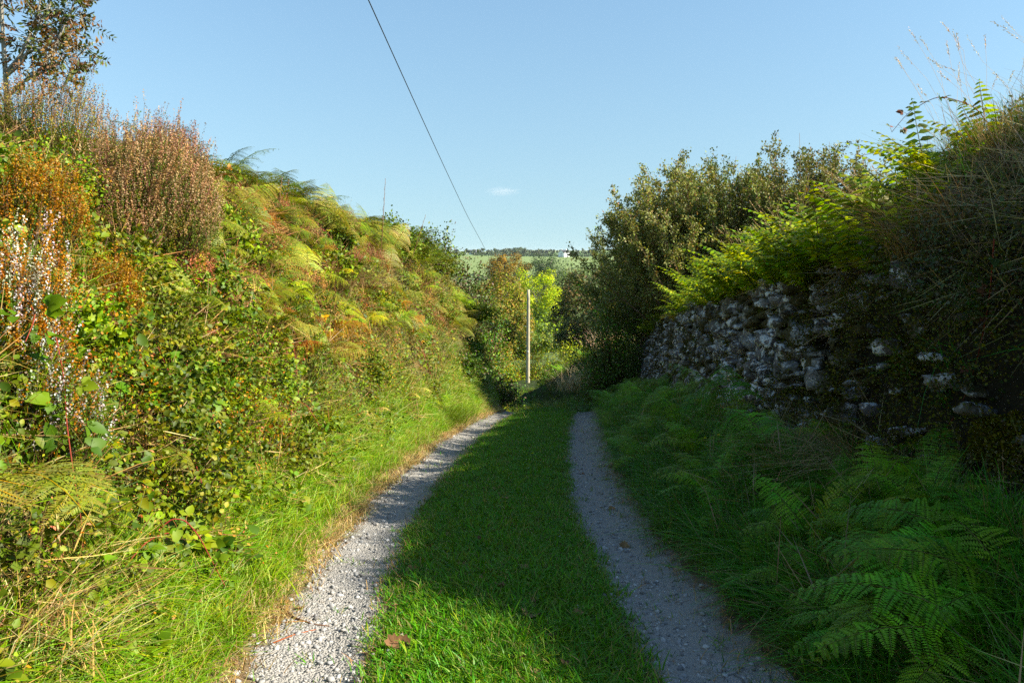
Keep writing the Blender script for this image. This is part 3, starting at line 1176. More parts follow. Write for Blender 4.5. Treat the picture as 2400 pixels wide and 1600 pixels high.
p = near_hit(318, 560, .0)
heather('heather_bush', 'large dome of pinkish brown heather spires standing out against the sky', p + [-.05, .1, -.22], .52, .56, .80, 2800, H_PINK, H_GREEN, 20, cover=.85, lean=(.2, -.1))
p = near_hit(330, 430, .0)
heather('heather_bush', 'ragged reddish heather topping the bank behind the large pinkish dome', p + [-.02, .35, -.02], .4, .45, .5, 600, [(.24, .12, .08), (.30, .19, .11), (.20, .09, .075)], H_GREEN, 18, cover=.8)
p = near_hit(95, 380, .0)
heather('heather_bush', 'brown heather under the pale trunked young tree', p + [-.1, .2, -.1], .45, .5, .62, 800, H_PINK + [(.36, .2, .07), (.3, .26, .06)], H_GREEN, 16, cover=.75)
p = near_hit(70, 830, .0)
heather('white_heath', 'tall white flowering heath with rusty old flowers at the edge of the view', p + [-.08, -.05, -.32], .19, .24, .66, 1300, H_WHITE, H_GREEN, 22, 'heath', fsize=.008, cover=.7)
p = near_hit(120, 1010, .0)
heather('white_heath', 'lower white flowering heath with green needled stems beneath the tall white one', p + [-.03, -.05, -.18], .24, .27, .40, 900, H_WHITE[:4] + [(.10, .14, .02)] * 3, H_GREEN, 18, 'heath', fsize=.009, cover=.55)
p = near_hit(225, 740, .0)
heather('rusty_heath', 'dense rusty orange heath clump beside the white flowering heath', p + [0, 0, -.10], .2, .22, .32, 620, H_RUST, H_GREEN, 20, 'heath', cover=.95)
p = near_hit(40, 560, .0)
heather('rusty_heath', 'bright orange brown heath above the white flowering heath', p + [0, .05, -.12], .28, .3, .42, 640, H_RUST, H_GREEN, 18, 'heath', cover=.9)
for (px, py, r, lab) in ((505, 745, .26, 'low russet heather mat between arching bramble canes'), (610, 590, .3, 'russet heather mat below the bracken crest'),
                         (700, 680, .3, 'russet heather mat beside the bleached grass tussock'), (420, 640, .24, 'small russet heather just under the large pinkish dome'),
                         (560, 690, .25, 'faded heather mat with purple tinge in the middle of the bank')):
    p = near_hit(px, py)
    heather('heather_mat', lab, p + [-.03, 0, -.06], r, r * 1.2, r * .8, 360, [(.33, .16, .09), (.40, .22, .12), (.28, .12, .08), (.22, .17, .05)], H_GREEN, 14, 'heather', cover=.7)


for k in range(20):
    y = U(5.5, 13.5)
    s = -U(2.3, 3.7)
    x = float(s + xc(y))
    r = U(.2, .36)
    heather('heather_mat', 'russet brown heather mat among the bracken on the face of the sunlit bank', (x, y, float(H(x, y)) - .05), r, r * 1.2, r * .85, 300,
            [(.26, .13, .07), (.31, .18, .10), (.22, .10, .06), (.20, .15, .05)], H_GREEN, 14, cover=.7, group='russet heather mats on the sunlit bank')


def leafy_bush(name, label, p, rx, ry, rz, nleaf, size, cols, wts=None, cat='shrub', nst=40, group=None, stemcol=(.13, .08, .05), aspect=.32, shell=.45, mat=M_LEAF, broad=False, lump=.25):
    """stems radiating from a base and leafy sprays through the volume, denser near its lumpy surface"""
    t = thing(name, label, cat, tuple(p), 0, group)
    gs, gf = G(), G()
    ns = nst * 6
    th = rng.uniform(0, 2 * PI, ns)
    ph = np.arccos(rng.uniform(-.05, 1, ns))
    lum = 1 + lump * np.sin(3.1 * th + 2.2 * ph + U(0, 6)) * np.sin(2.3 * th - 1.7 + U(0, 6)) + rng.normal(0, .09, ns)
    rad = rng.uniform(shell, 1, ns) ** .6 * lum
    E = np.stack([rx * np.sin(ph) * np.cos(th), ry * np.sin(ph) * np.sin(th), rz * np.cos(ph)], 1) * rad[:, None]
    E[:, 2] = np.maximum(E[:, 2], .03)
    B = E * [.15, .15, 0] + rng.normal(0, .02, (ns, 3)) * [rx, ry, 0]
    for i in range(0, ns, 6):
        mid = B[i] * .5 + E[i] * .5 + [0, 0, .10 * rz]
        tube(gs, [B[i] - [0, 0, .05], mid, E[i]], np.array([.010, .006, .002]) * max(.4, rz * .7), 3, stemcol)
    per = max(3, nleaf // ns)
    spr = .28 * (rx * ry * rz) ** (1 / 3.) * .75
    dirs = norm(E - B + rng.normal(0, .25, E.shape) * np.linalg.norm(E, axis=1, keepdims=True))
    a = rng.uniform(-1, .25, (ns, per))
    P = E[:, None] + dirs[:, None] * (a * spr * 1.6)[..., None] + rng.normal(0, spr * .33, (ns, per, 3))
    P = P.reshape(-1, 3)
    for i in range(1, ns, 2):
        tube(gs, [E[i] - dirs[i] * spr * 1.6, E[i] + dirs[i] * spr * .2], [.004 * max(.4, rz * .6), .001], 3, stemcol)
    upv = norm(norm(P + 1e-6) * .5 + rand_dirs(len(P)) * .8 + [0, 0, .4])
    D = norm(np.cross(upv, rand_dirs(len(P))) + np.repeat(dirs, per, 0) * .5)
    S = norm(np.cross(upv, D))
    L = size * rng.uniform(.6, 1.25, (len(P), 1))
    cc = np.repeat(rng.uniform(.8, 1.2, (ns, 1)), per, 0) * pick(cols, len(P), wts)
    if broad:
        ovate(gf, P, D * L, S * L * aspect, cc)
    else:
        leaf4(gf, P, D * L, S * L * aspect, cc, .3)
    obj('stems', gs.mesh('stems', M_DRY), t)
    obj('foliage', gf.mesh('foliage', mat), t)
    return t


BIL = [(.10, .17, .015), (.14, .21, .02), (.07, .12, .015), (.20, .22, .03), (.30, .15, .03)]
leafy_bush('bilberry_bush', 'glossy bright green small leaved bush at the dark side of the heather dome', near_hit(215, 520) + [0, .02, -.12], .3, .32, .42, 4200, .024, BIL, [.35, .3, .2, .12, .03], nst=36)
leafy_bush('bilberry_bush', 'yellowish small leaved bush below the brown heather and young tree', near_hit(130, 440) + [0, .05, -.12], .34, .36, .42, 3600, .024, BIL, [.2, .3, .1, .28, .12], nst=36)
leafy_bush('bilberry_bush', 'low small leaved bush under the rim of the heather dome', near_hit(300, 640) + [0, .0, -.1], .26, .3, .26, 2400, .024, BIL, [.3, .25, .2, .15, .1], nst=30)

# bramble: arching canes with toothed leaves
B_GREEN = [(.075, .125, .014), (.10, .155, .018), (.055, .09, .012), (.14, .18, .02)]
B_MIX = [(.08, .13, .016), (.11, .16, .02), (.25, .24, .025), (.32, .15, .035), (.28, .26, .04)]


def bramble_mesh(pts, step, size, cols, wts=None, face=(.35, -.6, .75), rad=.0035):
    pts = np.asarray(pts, float)
    k = len(pts)
    # smooth the cane
    tt = np.linspace(0, k - 1, (k - 1) * 6 + 1)
    S_ = np.stack([np.interp(tt, np.arange(k), pts[:, i]) for i in range(3)], 1)
    for _ in range(4):
        S_[1:-1] = (S_[:-2] + 2 * S_[1:-1] + S_[2:]) / 4
    gc_, gl_ = G(), G()
    tube(gc_, S_, np.linspace(rad, rad * .5, len(S_)), 5, (.26, .07, .06))
    ln = np.concatenate([[0], np.cumsum(np.linalg.norm(np.diff(S_, axis=0), axis=1))])
    d = .02
    sg = 1
    Ps, Ds, Ss = [], [], []
    face = np.array(face)
    while d < ln[-1]:
        c = np.array([np.interp(d, ln, S_[:, i]) for i in range(3)])
        j = min(np.searchsorted(ln, d), len(S_) - 1)
        tg = norm(S_[j] - S_[j - 1] if j else S_[1] - S_[0])
        nrm = norm(face + rng.normal(0, .35, 3))
        side = norm(np.cross(nrm, tg)) * sg
        pd = norm(side + tg * U(-.2, .5) + nrm * .25)
        pl = size * U(.5, 1.0)
        e = c + pd * pl
        tube(gc_, [c, c + pd * pl * .5 + [0, 0, .004], e], [.0016, .0013, .001], 3, (.22, .12, .05))
        m = 3 if rng.random() < .8 else 5
        for a in np.linspace(-1, 1, m):
            dd = norm(pd * math.cos(a * 1.15) + np.cross(nrm, pd) * math.sin(a * 1.15) + rng.normal(0, .12, 3))
            L = size * (1.05 - .3 * abs(a)) * U(.8, 1.15)
            nn = norm(nrm + rng.normal(0, .25, 3))
            Ps.append(e + dd * .004)
            Ds.append(dd * L)
            Ss.append(norm(np.cross(nn, dd)) * L * .37)
        sg = -sg
        d += step * U(.7, 1.4)
    cc = np.repeat(pick(cols, (len(Ps) + 2) // 3, wts), 3, 0)[:len(Ps)]
    ovate(gl_, np.array(Ps), np.array(Ds), np.array(Ss), cc * rng.uniform(.9, 1.1, (len(Ps), 1)), .22, .2)
    return gc_, gl_


def bramble(label, pts, step=.085, size=.06, cols=B_GREEN, wts=None, group=None, **kw):
    pts = np.asarray(pts, float)
    t = thing('bramble', label, 'bramble', tuple(pts[0]), 0, group)
    a, b = bramble_mesh(pts - pts[0], step, size, cols, wts, **kw)
    obj('cane', a.mesh('cane', M_DRY), t)
    obj('leaves', b.mesh('leaves', M_LEAF), t)
    return t


def px_path(pp, out):
    o = np.broadcast_to(out, (len(pp),))
    return [near_hit(a, b, c * 1.25 + .10) for (a, b), c in zip(pp, o)]


bramble('long red bramble cane hanging down in front of the white flowering heath',
        px_path([(10, 590), (60, 650), (125, 760), (150, 880), (155, 985), (175, 1130), (190, 1210), (195, 1300)], [.22, .3, .34, .34, .3, .22, .15, .06]), .10, .075, B_GREEN)
bramble('bramble cane arching right from the rusty heath clump over the middle of the bank',
        px_path([(190, 600), (225, 660), (262, 745), (310, 762), (355, 775), (375, 825), (405, 890), (440, 965)], [.05, .18, .22, .25, .25, .22, .15, .05]), .10, .062, B_GREEN)
bramble('thorny pinkish bramble cane lying level across the bank with broad green leaves',
        px_path([(290, 952), (340, 932), (400, 922), (470, 925), (530, 938), (600, 968)], [.05, .14, .18, .18, .12, .04]), .085, .066, B_GREEN)
bramble('bramble cane arching over the russet heather mat and dropping straight down',
        px_path([(310, 685), (370, 668), (430, 672), (482, 702), (508, 745), (518, 800), (518, 860), (514, 950), (515, 1050)], [.04, .15, .22, .25, .25, .22, .18, .1, .03]), .11, .064, B_GREEN)
bramble('bramble cane with yellow and red turning leaves below the heather dome',
        px_path([(425, 520), (440, 555), (455, 610), (475, 670), (520, 640), (545, 690)], [.05, .18, .2, .2, .14, .06]), .075, .055, B_MIX, [.2, .2, .25, .15, .2])
bramble('bramble with broad green leaves half hidden by pale ferns in the middle of the bank',
        px_path([(195, 990), (240, 900), (290, 830), (340, 815), (390, 850)], [.03, .12, .18, .18, .1]), .07, .06, B_GREEN)
bramble('bramble trailing low towards the verge grass, with one yellowing leaf',
        px_path([(520, 935), (560, 955), (600, 970), (640, 1000), (665, 1030), (700, 1080)], [.04, .14, .15, .14, .1, .03]), .08, .055, B_MIX, [.5, .3, .12, .05, .03])
bramble('bramble tip with lime green leaves at the bottom of the bank below the level cane',
        px_path([(370, 1065), (430, 1095), (500, 1120), (570, 1160), (600, 1190)], [.04, .1, .12, .1, .03]), .07, .05, [(.17, .25, .03), (.12, .2, .03), (.34, .34, .05)])
bramble('upright bramble shoot with rounded leaves above the sunny verge',
        px_path([(690, 990), (668, 930), (655, 880), (668, 840), (690, 850)], [.03, .1, .14, .15, .12]), .05, .055, B_GREEN)
bramble('bramble shoot with large shaded leaves at the edge of the view above the white heath',
        px_path([(-30, 560), (20, 620), (60, 690), (85, 740), (60, 800)], [.1, .35, .42, .42, .36]), .08, .085, B_GREEN)
bramble('bramble with two bright leaves standing in the small leaved bushes',
        px_path([(60, 330), (100, 380), (140, 440), (165, 520), (180, 580), (200, 600)], [.1, .25, .3, .3, .25, .15]), .085, .06, B_MIX, [.3, .45, .15, .05, .05])
t_pts = px_path([(290, 1330), (340, 1270), (390, 1245), (450, 1262), (520, 1290), (560, 1330)], [.02, .1, .14, .14, .1, .02])
bramble('low leafy bramble clump spreading onto the mown verge', t_pts, .03, .06, B_GREEN)
bramble('three leaved bramble seedling trailing in the verge grass near the dry stalk', px_path([(250, 1490), (300, 1500), (330, 1515), (380, 1535)], [.02, .05, .05, .02]), .05, .06, B_GREEN)
gb = 'brambles scattered over the sunlit bank'
for k in range(26):
    y = U(4.2, 17)
    s = -U(1.9, 3.3)
    pts = []
    a = U(-1.2, 1.2)
    L = U(.5, 1.1)
    for j in range(6):
        f = j / 5
        yy = y + math.sin(a) * L * f
        ss = s + math.cos(a) * L * f * .8
        xx = float(ss + xc(yy))
        pts.append([xx, yy, float(H(xx, yy)) + .06 + .26 * math.sin(PI * min(1, f * .9 + .1))])
    bramble('green leaved bramble cane scrambling among ferns and dry grass on the sunlit bank', pts, .075, .055, B_MIX, [.45, .35, .1, .05, .05], group=gb)

for k in range(18):
    y = U(2.9, 8.5)
    s = -U(1.5, 2.4)
    a = U(-1.4, 1.4)
    L = U(.4, .8)
    pts = []
    for j in range(6):
        f = j / 5
        yy, ss = y + math.sin(a) * L * f, s + math.cos(a) * L * f * .6
        xx = float(ss + xc(yy))
        pts.append([xx, yy, float(H(xx, yy)) + .10 + .2 * math.sin(PI * min(1, f * .9 + .1))])
    bramble('broad leaved bramble cane at the foot of the sunlit bank just above the verge grass', pts, .055, .05, B_GREEN, group='brambles at the foot of the sunlit bank')

# ------------------------------------------------------------------ ferns of the sunlit bank
BR = dict(npin=11, kpin=14, wid=.26, shape='tri', t0=.34, rise=1.35, curve=1.55, droop=.5)
FS_GREEN = frond_set('g', 4, L=.78, cols=F_GREEN, tipcol=(.14, .17, .02), **BR)
FS_LIME = frond_set('l', 3, L=.7, cols=F_LIME, tipcol=(.24, .26, .03), **BR)
FS_OLIVE = frond_set('o', 3, L=.8, cols=F_OLIVE, tipcol=(.24, .17, .05), stemcol=(.36, .26, .06), **BR)
FS_YELL = frond_set('y', 2, L=.62, cols=F_YELLOW, stemcol=(.4, .3, .08), **BR)
FS_PALE = frond_set('p', 2, L=.62, cols=F_PALE, stemcol=(.4, .3, .1), **BR)
FS_RUST = frond_set('r', 3, L=.58, cols=F_RUST, stemcol=(.3, .16, .06), **dict(BR, droop=.7))


def put(y, s, sink=.03):
    x = float(s + xc(y))
    return (x, float(y), float(H(x, y)) - sink)


g1 = 'green bracken along the crest of the sunlit bank'
for k in range(130):
    y = 5.8 + 16.5 * rng.random() ** 1.15
    s = -U(2.7, 4.6) * (1 if y < 14 else .85)
    x, y, z = put(y, s)
    fern('bracken_fern', 'green bracken growing along the skyline crest of the sunlit bank', FS_GREEN if rng.random() < .8 else FS_LIME, (x, y, z), rng.integers(3, 6), U(.7, 1.1), g1)
g2 = 'green bracken on the slope of the sunlit bank'
for k in range(120):
    y = 4.6 + 15 * rng.random() ** 1.2
    s = -U(1.7, 2.9) if k % 3 else -U(2.2, 2.9)
    x, y, z = put(y, s)
    q = rng.random()
    fern('bracken_fern', 'green bracken hanging on the face of the sunlit bank', FS_GREEN if q < .5 else (FS_LIME if q < .72 else FS_OLIVE), (x, y, z), rng.integers(2, 5), U(.5, 1.0), g2, lean=(.15, .5))
for k in range(34):
    x, y, z = put(U(5.5, 13), -U(1.9, 3.0))
    fern('bracken_fern', 'small withered orange bracken on the face of the sunlit bank', FS_RUST, (x, y, z), 2, U(.5, .8), 'withered bracken on the sunlit bank', lean=(.15, .5))
special = [
    (690, 545, FS_RUST, 3, .9, 'rust brown bracken just below the crest, largest of the withered ones'),
    (610, 520, FS_RUST, 2, .8, 'orange brown withered bracken close under the skyline bracken'),
    (640, 600, FS_RUST, 2, .7, 'withered orange bracken above the russet heather mat'),
    (750, 770, FS_RUST, 3, .85, 'coppery withered bracken drooping below the bleached grass tussock'),
    (800, 800, FS_RUST, 2, .7, 'coppery frond of bracken under the golden fern'),
    (760, 640, FS_YELL, 3, .9, 'lemon yellow bracken in front of the bleached grass tussock'),
    (835, 745, FS_YELL, 2, .8, 'golden yellow fern beside the coppery withered bracken'),
    (940, 905, FS_PALE, 3, .8, 'cream coloured bracken at the foot of the bank above the bright verge'),
    (900, 870, FS_RUST, 2, .65, 'buff withered bracken just above the cream coloured one'),
    (850, 950, FS_PALE, 2, .75, 'pale yellow green fern drooping towards the long verge grass'),
    (470, 860, FS_PALE, 2, .5, 'pale fern among the bramble leaves in the middle of the bank'),
    (1010, 930, FS_LIME, 4, .62, 'lime green fern at the foot of the bank where the shade begins'),
    (1170, 840, FS_RUST, 2, .8, 'dead brown bracken in the dark hollow beyond the bright verge'),
    (560, 900, FS_GREEN, 2, .6, 'dark green fern frond hanging between bramble leaves'),
    (170, 1150, FS_GREEN, 3, .42, 'small green fern beneath the lower white heath'),
    (60, 1130, FS_RUST, 1, .4, 'single orange withered frond at the edge of the view under the heath'),
    (330, 1010, FS_OLIVE, 2, .5, 'olive fern in the bramble thicket under the level cane'),
]
for (px, py, ms, n, sc, lab) in special:
    p = near_hit(px, py, .05)
    fern('bracken_fern', lab, ms, (p[0], p[1], p[2] - .15), n, sc, None, az0=U(-.9, -.1), spread=2.6, lean=(.2, .35))

# the big old fern leaning in from the edge of the view
FS_OLD = [frond(L=.78, npin=10, kpin=16, wid=.27, shape='tri', t0=.24, rise=.75, curve=1.25, droop=.35, cols=F_OLIVE, tipcol=(.22, .17, .05), stemcol=(.42, .30, .06)).mesh('frond', M_LEAF)
          for _ in range(2)]
p = near_hit(-10, 1240, .1)
fern('old_bracken', 'large olive bracken with a yellow stem leaning over the verge at the bottom corner', FS_OLD, (p[0], p[1], p[2] + .14), 3, .85, None, az0=-.35, spread=1.6, lean=(.1, .25), tilt=.05)
FS_NEAR = frond_set('n', 2, L=.6, npin=13, kpin=11, wid=.2, shape='lance', t0=.1, rise=.9, curve=2.2, droop=.4, cols=[(.09, .16, .03), (.12, .19, .05), (.08, .14, .035)])
for (px, py, az, lab) in ((15, 330, -.5, 'drooping green fern hanging over the rusty heath at the edge of the view'), (70, 380, -.9, 'long green fern frond drooping in front of the yellowish bush'),
                          (15, 250, -.2, 'dark green fern beneath the pale trunk of the young tree'), (110, 330, .2, 'green fern arching out beside the young tree against the sky')):
    p = near_hit(px, py, .12)
    fern('drooping_fern', lab, FS_NEAR, (p[0], p[1], p[2] - .04), 3, .85, None, az0=az, spread=1.8)

# bushy clumps that break up the face of the bank
gc1 = 'bushy green clumps on the face of the sunlit bank'
for k in range(74):
    y = 3.4 + 13 * rng.random() ** 1.2
    s = -U(1.55, 2.9)
    x = float(s + xc(y))
    r = U(.15, .40)
    q = rng.random()
    cols, sz, br = (U_LEAF[:4], .03, True) if q < .4 else ((B_GREEN, .045, True) if q < .7 else (BIL, .02, False))
    leafy_bush('bank_shrub', 'rounded bushy green clump growing out of the face of the sunlit bank', (x, y, float(H(x, y)) - .06), r, r * 1.2, r * U(.8, 1.3), int(1500 * r / .25), sz, cols, None, nst=14, group=gc1, broad=br, aspect=.38, shell=.55)

# dead foxglove stalks
def foxglove(label, b, tpx, h):
    t = thing('foxglove_stalk', label, 'dead flower stalk', tuple(b))
    gs, gc_ = G(), G()
    top = np.array([tpx, U(-.05, .05), h])
    P = [np.array([0, 0, -.05]), top * .5 + [.01, 0, 0], top]
    tube(gs, P, [.006, .005, .002], 5, (.20, .12, .07))
    n = 46
    a = np.linspace(.38, .99, n)
    c = top[None] * a[:, None]
    d = norm(np.stack([np.cos(a * 60), np.sin(a * 60), np.full(n, .5)], 1))
    L = (.024 - .012 * (a - .38) / .6)[:, None]
    for ph in (0, 1.57):
        S = norm(np.cross(d, [0, 0, 1.])) * L * .4 if ph == 0 else norm(np.cross(d, np.cross(d, [0, 0, 1.]))) * L * .4
        leaf4(gc_, c, d * L, S, pick([(.22, .13, .07), (.28, .18, .10), (.16, .09, .06)], n))
    obj('stalk', gs.mesh('stalk', M_DRY), t)
    obj('seed_capsules', gc_.mesh('seed_capsules', M_DRY), t)


for (bx, by, tx, ty, lab) in ((888, 640, 903, 418, 'tallest dead foxglove stalk standing straight against the sky'), (950, 640, 998, 503, 'dead foxglove stalk leaning over towards the track'),
                              (1033, 640, 1048, 553, 'short dead foxglove stalk at the far end of the skyline'), (647, 500, 660, 415, 'dead foxglove stalk half hidden in the crest bracken'),
                              (668, 505, 676, 420, 'second stalk of the pair of foxgloves in the crest bracken')):
    p = near_hit(bx, by + 10)
    y = p[1]
    top = at_depth(tx, ty, y)
    z0 = float(H(p[0], y))
    foxglove(lab, (p[0], y, z0), top[0] - p[0], top[2] - z0)


def tussock(label, p, n, h0, h1, cols, lean=.5, bend=.9, w=.0035, spread=.06, name='grass_tussock', cat='grass tussock', group=None, heads=0, dirn=None, headcol=(.42, .30, .16), mat=M_DRY, droop=0):
    """a tussock of long bent blades, with flowering stems if heads"""
    t = thing(name, label, cat, tuple(p), 0, group)
    g = G()
    P = np.stack([rng.normal(0, spread, n), rng.normal(0, spread, n), np.full(n, -.02)], 1)
    az = rng.uniform(-PI, PI, n) if dirn is None else rng.normal(dirn, .7, n)
    blades(g, P, az, rng.uniform(h0, h1, n), w * rng.uniform(.6, 1.3, n), rng.uniform(0, lean, n), rng.uniform(bend * .3, bend, n), pick(cols, n), 4)
    obj('blades', g.mesh('blades', mat), t)
    if heads:
        g = G()
        for k in range(heads):
            a = rng.normal(dirn if dirn is not None else 0, .9)
            hh = h1 * U(1.1, 1.9)
            le, be = U(.05, .45), U(.05, .55)
            d = np.array([math.cos(a), math.sin(a), 0])
            pts = [np.array([U(-.04, .04), U(-.04, .04), 0]) + d * hh * (le * q + be * q * q) + np.array([0, 0, hh * (q - .35 * be * q * q)]) for q in np.linspace(0, 1, 6)]
            tube(g, pts, np.linspace(.0013, .0006, 6), 3, headcol)
            T = norm(pts[-1] - pts[-2])
            m = 22
            c = pts[-1] - T * np.linspace(.12, -.02, m)[:, None] * U(.6, 1.2) + rng.normal(0, .003, (m, 3))
            D = norm(T + rand_dirs(m) * .5) * rng.uniform(.010, .02, (m, 1))
            leaf4(g, c, D, norm(np.cross(D, rand_dirs(m))) * .0022, pick([headcol, (.5, .4, .25)], m))
        obj('flowering_stems', g.mesh('flowering_stems', mat), t)
    return t


for k, (px, py) in enumerate(((800, 660), (840, 690), (770, 690))):
    p = near_hit(px, py)
    tussock(['bleached tan grass tussock slumped over the bank beside the yellow fern', 'bleached tan grass tussock above the golden fern', 'bleached tan grass tussock behind the coppery bracken'][k],
            p, 420, .25, .5, [(.34, .24, .14), (.42, .32, .20), (.28, .18, .10)], .9, 1.4, .0032, .12, dirn=-.3)
for (px, py, lab) in ((15, 1500, 'dry straw tussock in the bottom corner under the old bracken'), (90, 1560, 'dry straw tussock with a green leaf at the bottom of the view'), (580, 1000, 'tan straw tussock among the bramble leaves above the verge')):
    tussock(lab, near_hit(px, py), 220, .14, .3, STRAW, .7, 1.2, .0032, .08)
tussock('bright green grass tussock overhanging the track edge where the shade begins', near_hit(1050, 985), 520, .25, .5, [(.12, .22, .03), (.16, .26, .04), (.2, .27, .06)], .5, 1.1, .004, .22, dirn=-.3, mat=M_GRASS, heads=10, headcol=(.3, .32, .1))


# ------------------------------------------------------------------ shaded side: ferns on and below the wall
MF = dict(npin=17, kpin=7, wid=.115, shape='lance', t0=.1, rise=1.1, curve=1.35, droop=.25)
FS_TOP = frond_set('t', 6, mat=M_FERN, twice=False, L=.60, cols=F_LIME + F_LIME + F_GREEN, **dict(MF, npin=14, wid=.125, rise=1.2, curve=1.25))
FS_TOPF = frond_set('u', 4, twice=False, mat=M_FERN, L=.58, cols=F_LIME + F_GREEN, **dict(MF, npin=13, wid=.13, rise=1.2, curve=1.25))
FS_GOLD = frond_set('v', 2, L=.46, cols=[(.34, .27, .03), (.42, .24, .04), (.22, .24, .03)], **MF)
FS_DEEP = frond_set('d', 5, L=.62, cols=F_DEEP + [(.15, .22, .02)], tipcol=(.16, .22, .02), **dict(MF, wid=.17, kpin=11, npin=16, droop=.35))
g3 = 'green ferns overhanging the top of the stone wall'
for k in range(150):
    y = 5.3 + 13.5 * rng.random() ** 1.3
    y = round(y / .75) * .75 + rng.normal(0, .14)
    s = U(2.3, 3.3)
    x, y, z = put(y, s)
    z = max(z, float(zc(y)) + 1.62) + .08
    ms = FS_TOP if y < 10.5 else FS_TOPF
    if rng.random() < .07:
        ms = FS_GOLD
    if ms is FS_GOLD:
        fern('wall_fern', 'yellowing fern among the green ones overhanging the stone wall', ms, (x, y, z), 4, U(.9, 1.3), 'yellowing ferns on the stone wall', az0=PI + U(-.6, .9), spread=3.6, lean=(-.1, -.35))
    else:
        fern('wall_fern', 'bright green fern overhanging the top of the stone wall', ms, (x, y, z), rng.integers(4, 7), U(.75, 1.3), g3, az0=PI + U(-.6, .9), spread=4.6, lean=(.1, -.18))
for k in range(44):
    y = 5.4 + 7 * rng.random() ** 1.3
    s = U(2.2, 2.5)
    x, y, z = put(y, s)
    fern('wall_fern', 'bright green fern overhanging the top of the stone wall', FS_TOP, (x, y, float(zc(y)) + U(1.62, 1.85)), rng.integers(4, 7), U(.8, 1.15), g3, az0=PI + U(-.3, .9), spread=3.0, lean=(.05, -.12))
g4 = 'shaded ferns along the foot of the stone wall'
for k in range(90):
    y = 3.2 + 19 * rng.random() ** 1.4
    s = U(1.2, 2.1)
    x, y, z = put(y, s, -.04)
    fern('shade_fern', 'deep green fern growing in the shade along the foot of the stone wall', FS_DEEP, (x, y, z), rng.integers(3, 6), U(.5, 1.0), g4, lean=(.05, -.25))
g5 = 'shaded ferns where the stone wall ends'
for k in range(85):
    y = U(17, 34)
    s = U(1.2, 3.6)
    x, y, z = put(y, s)
    fern('shade_fern', 'dark fern on the low bank beyond the end of the stone wall', FS_DEEP, (x, y, z), rng.integers(3, 6), U(.7, 1.2), g5)
FS_BIGR = frond_set('b', 3, L=.62, npin=17, kpin=13, wid=.17, shape='lance', t0=.12, rise=.8, curve=1.6, droop=.3, cols=F_DEEP + [(.09, .20, .02)])
for (px, py, az, n, sc, lab) in (
        (2330, 1560, 2.9, 4, .95, 'large green fern filling the bottom corner under the bank, lowest of the near ones'),
        (2380, 1440, 2.8, 3, .95, 'large fern at the edge of the view just above the lowest corner fern'),
        (2300, 1330, 2.5, 3, .8, 'upright green fern leaning over the near verge between the two corner ferns'),
        (2200, 1500, 3.0, 3, .75, 'green fern spreading flat beside the corner ferns'),
        (2090, 1560, 3.0, 3, .6, 'small green fern nearest to the wheel track at the bottom'),
        (2200, 1190, 2.9, 3, .7, 'fern with two level fronds in front of the mossy bank'),
        (2080, 1290, 3.0, 3, .6, 'fern with a lit level frond in the middle of the shaded verge'),
        (1890, 1270, 3.1, 3, .55, 'fern with a bright frond pointing at the wheel track'),
        (1900, 1400, 3.0, 3, .5, 'small lacy fern close to the wheel track'),
        (2180, 1090, 2.2, 2, .5, 'small upright fern beside the hanging straw on the mossy bank'),
        (1960, 1060, 1.8, 3, .55, 'upright ladder like fern below the stones'),
        (2120, 680, 3.0, 2, .4, 'small fern growing out of the wall below the overhanging grass')):
    p = hit(px, py)
    fern('near_fern', lab, FS_BIGR, (p[0], p[1], p[2] + .05), n + 1, sc * 1.15, None, az0=az, spread=2.4, lean=(.1, -.15), tilt=.1)
FS_TALL = [frond(L=1.0, npin=11, kpin=19, wid=.34, shape='tri', t0=.42, rise=1.45, curve=1.5, droop=.75, cols=F_DEEP + [(.10, .19, .04)]).mesh('frond', M_LEAF) for _ in range(2)]
for (px, py, az, sc, lab) in ((1740, 1040, 2.6, .95, 'tall bracken with drooping tips standing in front of the stone wall'), (1850, 1120, 2.9, .85, 'tall bracken leaning over two yellow flowers on the shaded verge'),
                              (1480, 990, 3.0, .8, 'bracken arching over the verge near the end of the wheel track')):
    p = hit(px, py)
    fern('tall_bracken', lab, FS_TALL, (p[0], p[1], p[2] - .03), 2, sc, None, az0=az, spread=2.2, lean=(.05, -.1))

# grass, bramble and ivy on the high bank
gt = 'dry grass tussocks on the high shaded bank'
for k in range(34):
    y = U(4.2, 12)
    s = U(3.0, 4.3)
    x, y, z = put(y, s)
    tussock('tan and green grass tussock with seed heads on the brow of the high bank', (x, y, z), 120, .2, .5, STRAW + VERGE_R, .5, .9, .0035, .07, group=gt, heads=5, dirn=PI + U(-1, 1))
for (px, py, lab) in ((2330, 300, 'tall grass tussock with long seed stems against the sky at the edge of the view'), (2390, 260, 'tallest grass tussock with stems running out of the top of the view'),
                      (2230, 390, 'grass tussock with pale stems leaning over the brow of the bank'), (2300, 420, 'tangled straw tussock under the tall seed stems')):
    p = near_hit(px, py + 60)
    tussock(lab, (p[0] + .25, p[1] + .3, float(H(p[0] + .25, p[1] + .3))), 160, .25, .6, STRAW + VERGE_R, .5, .8, .004, .09, heads=9, dirn=PI)
for (px, py, lab) in ((2080, 560, 'straw tussock drooping over the wall beside the overhanging ferns'), (2150, 610, 'longest straw tussock hanging down the mossy bank'), (1995, 1080, 'tan straw tussock hanging at the foot of the mossy bank'),
                      (2060, 1130, 'smaller straw tussock beneath the hanging one'), (2250, 560, 'straw tussock hanging above the large white stone')):
    p = near_hit(px, py, .05)
    tussock(lab, tuple(p), 130, .25, .55, [(.26, .19, .10), (.33, .25, .14), (.2, .14, .07)], 1.0, 1.6, .003, .06, dirn=PI + .3)
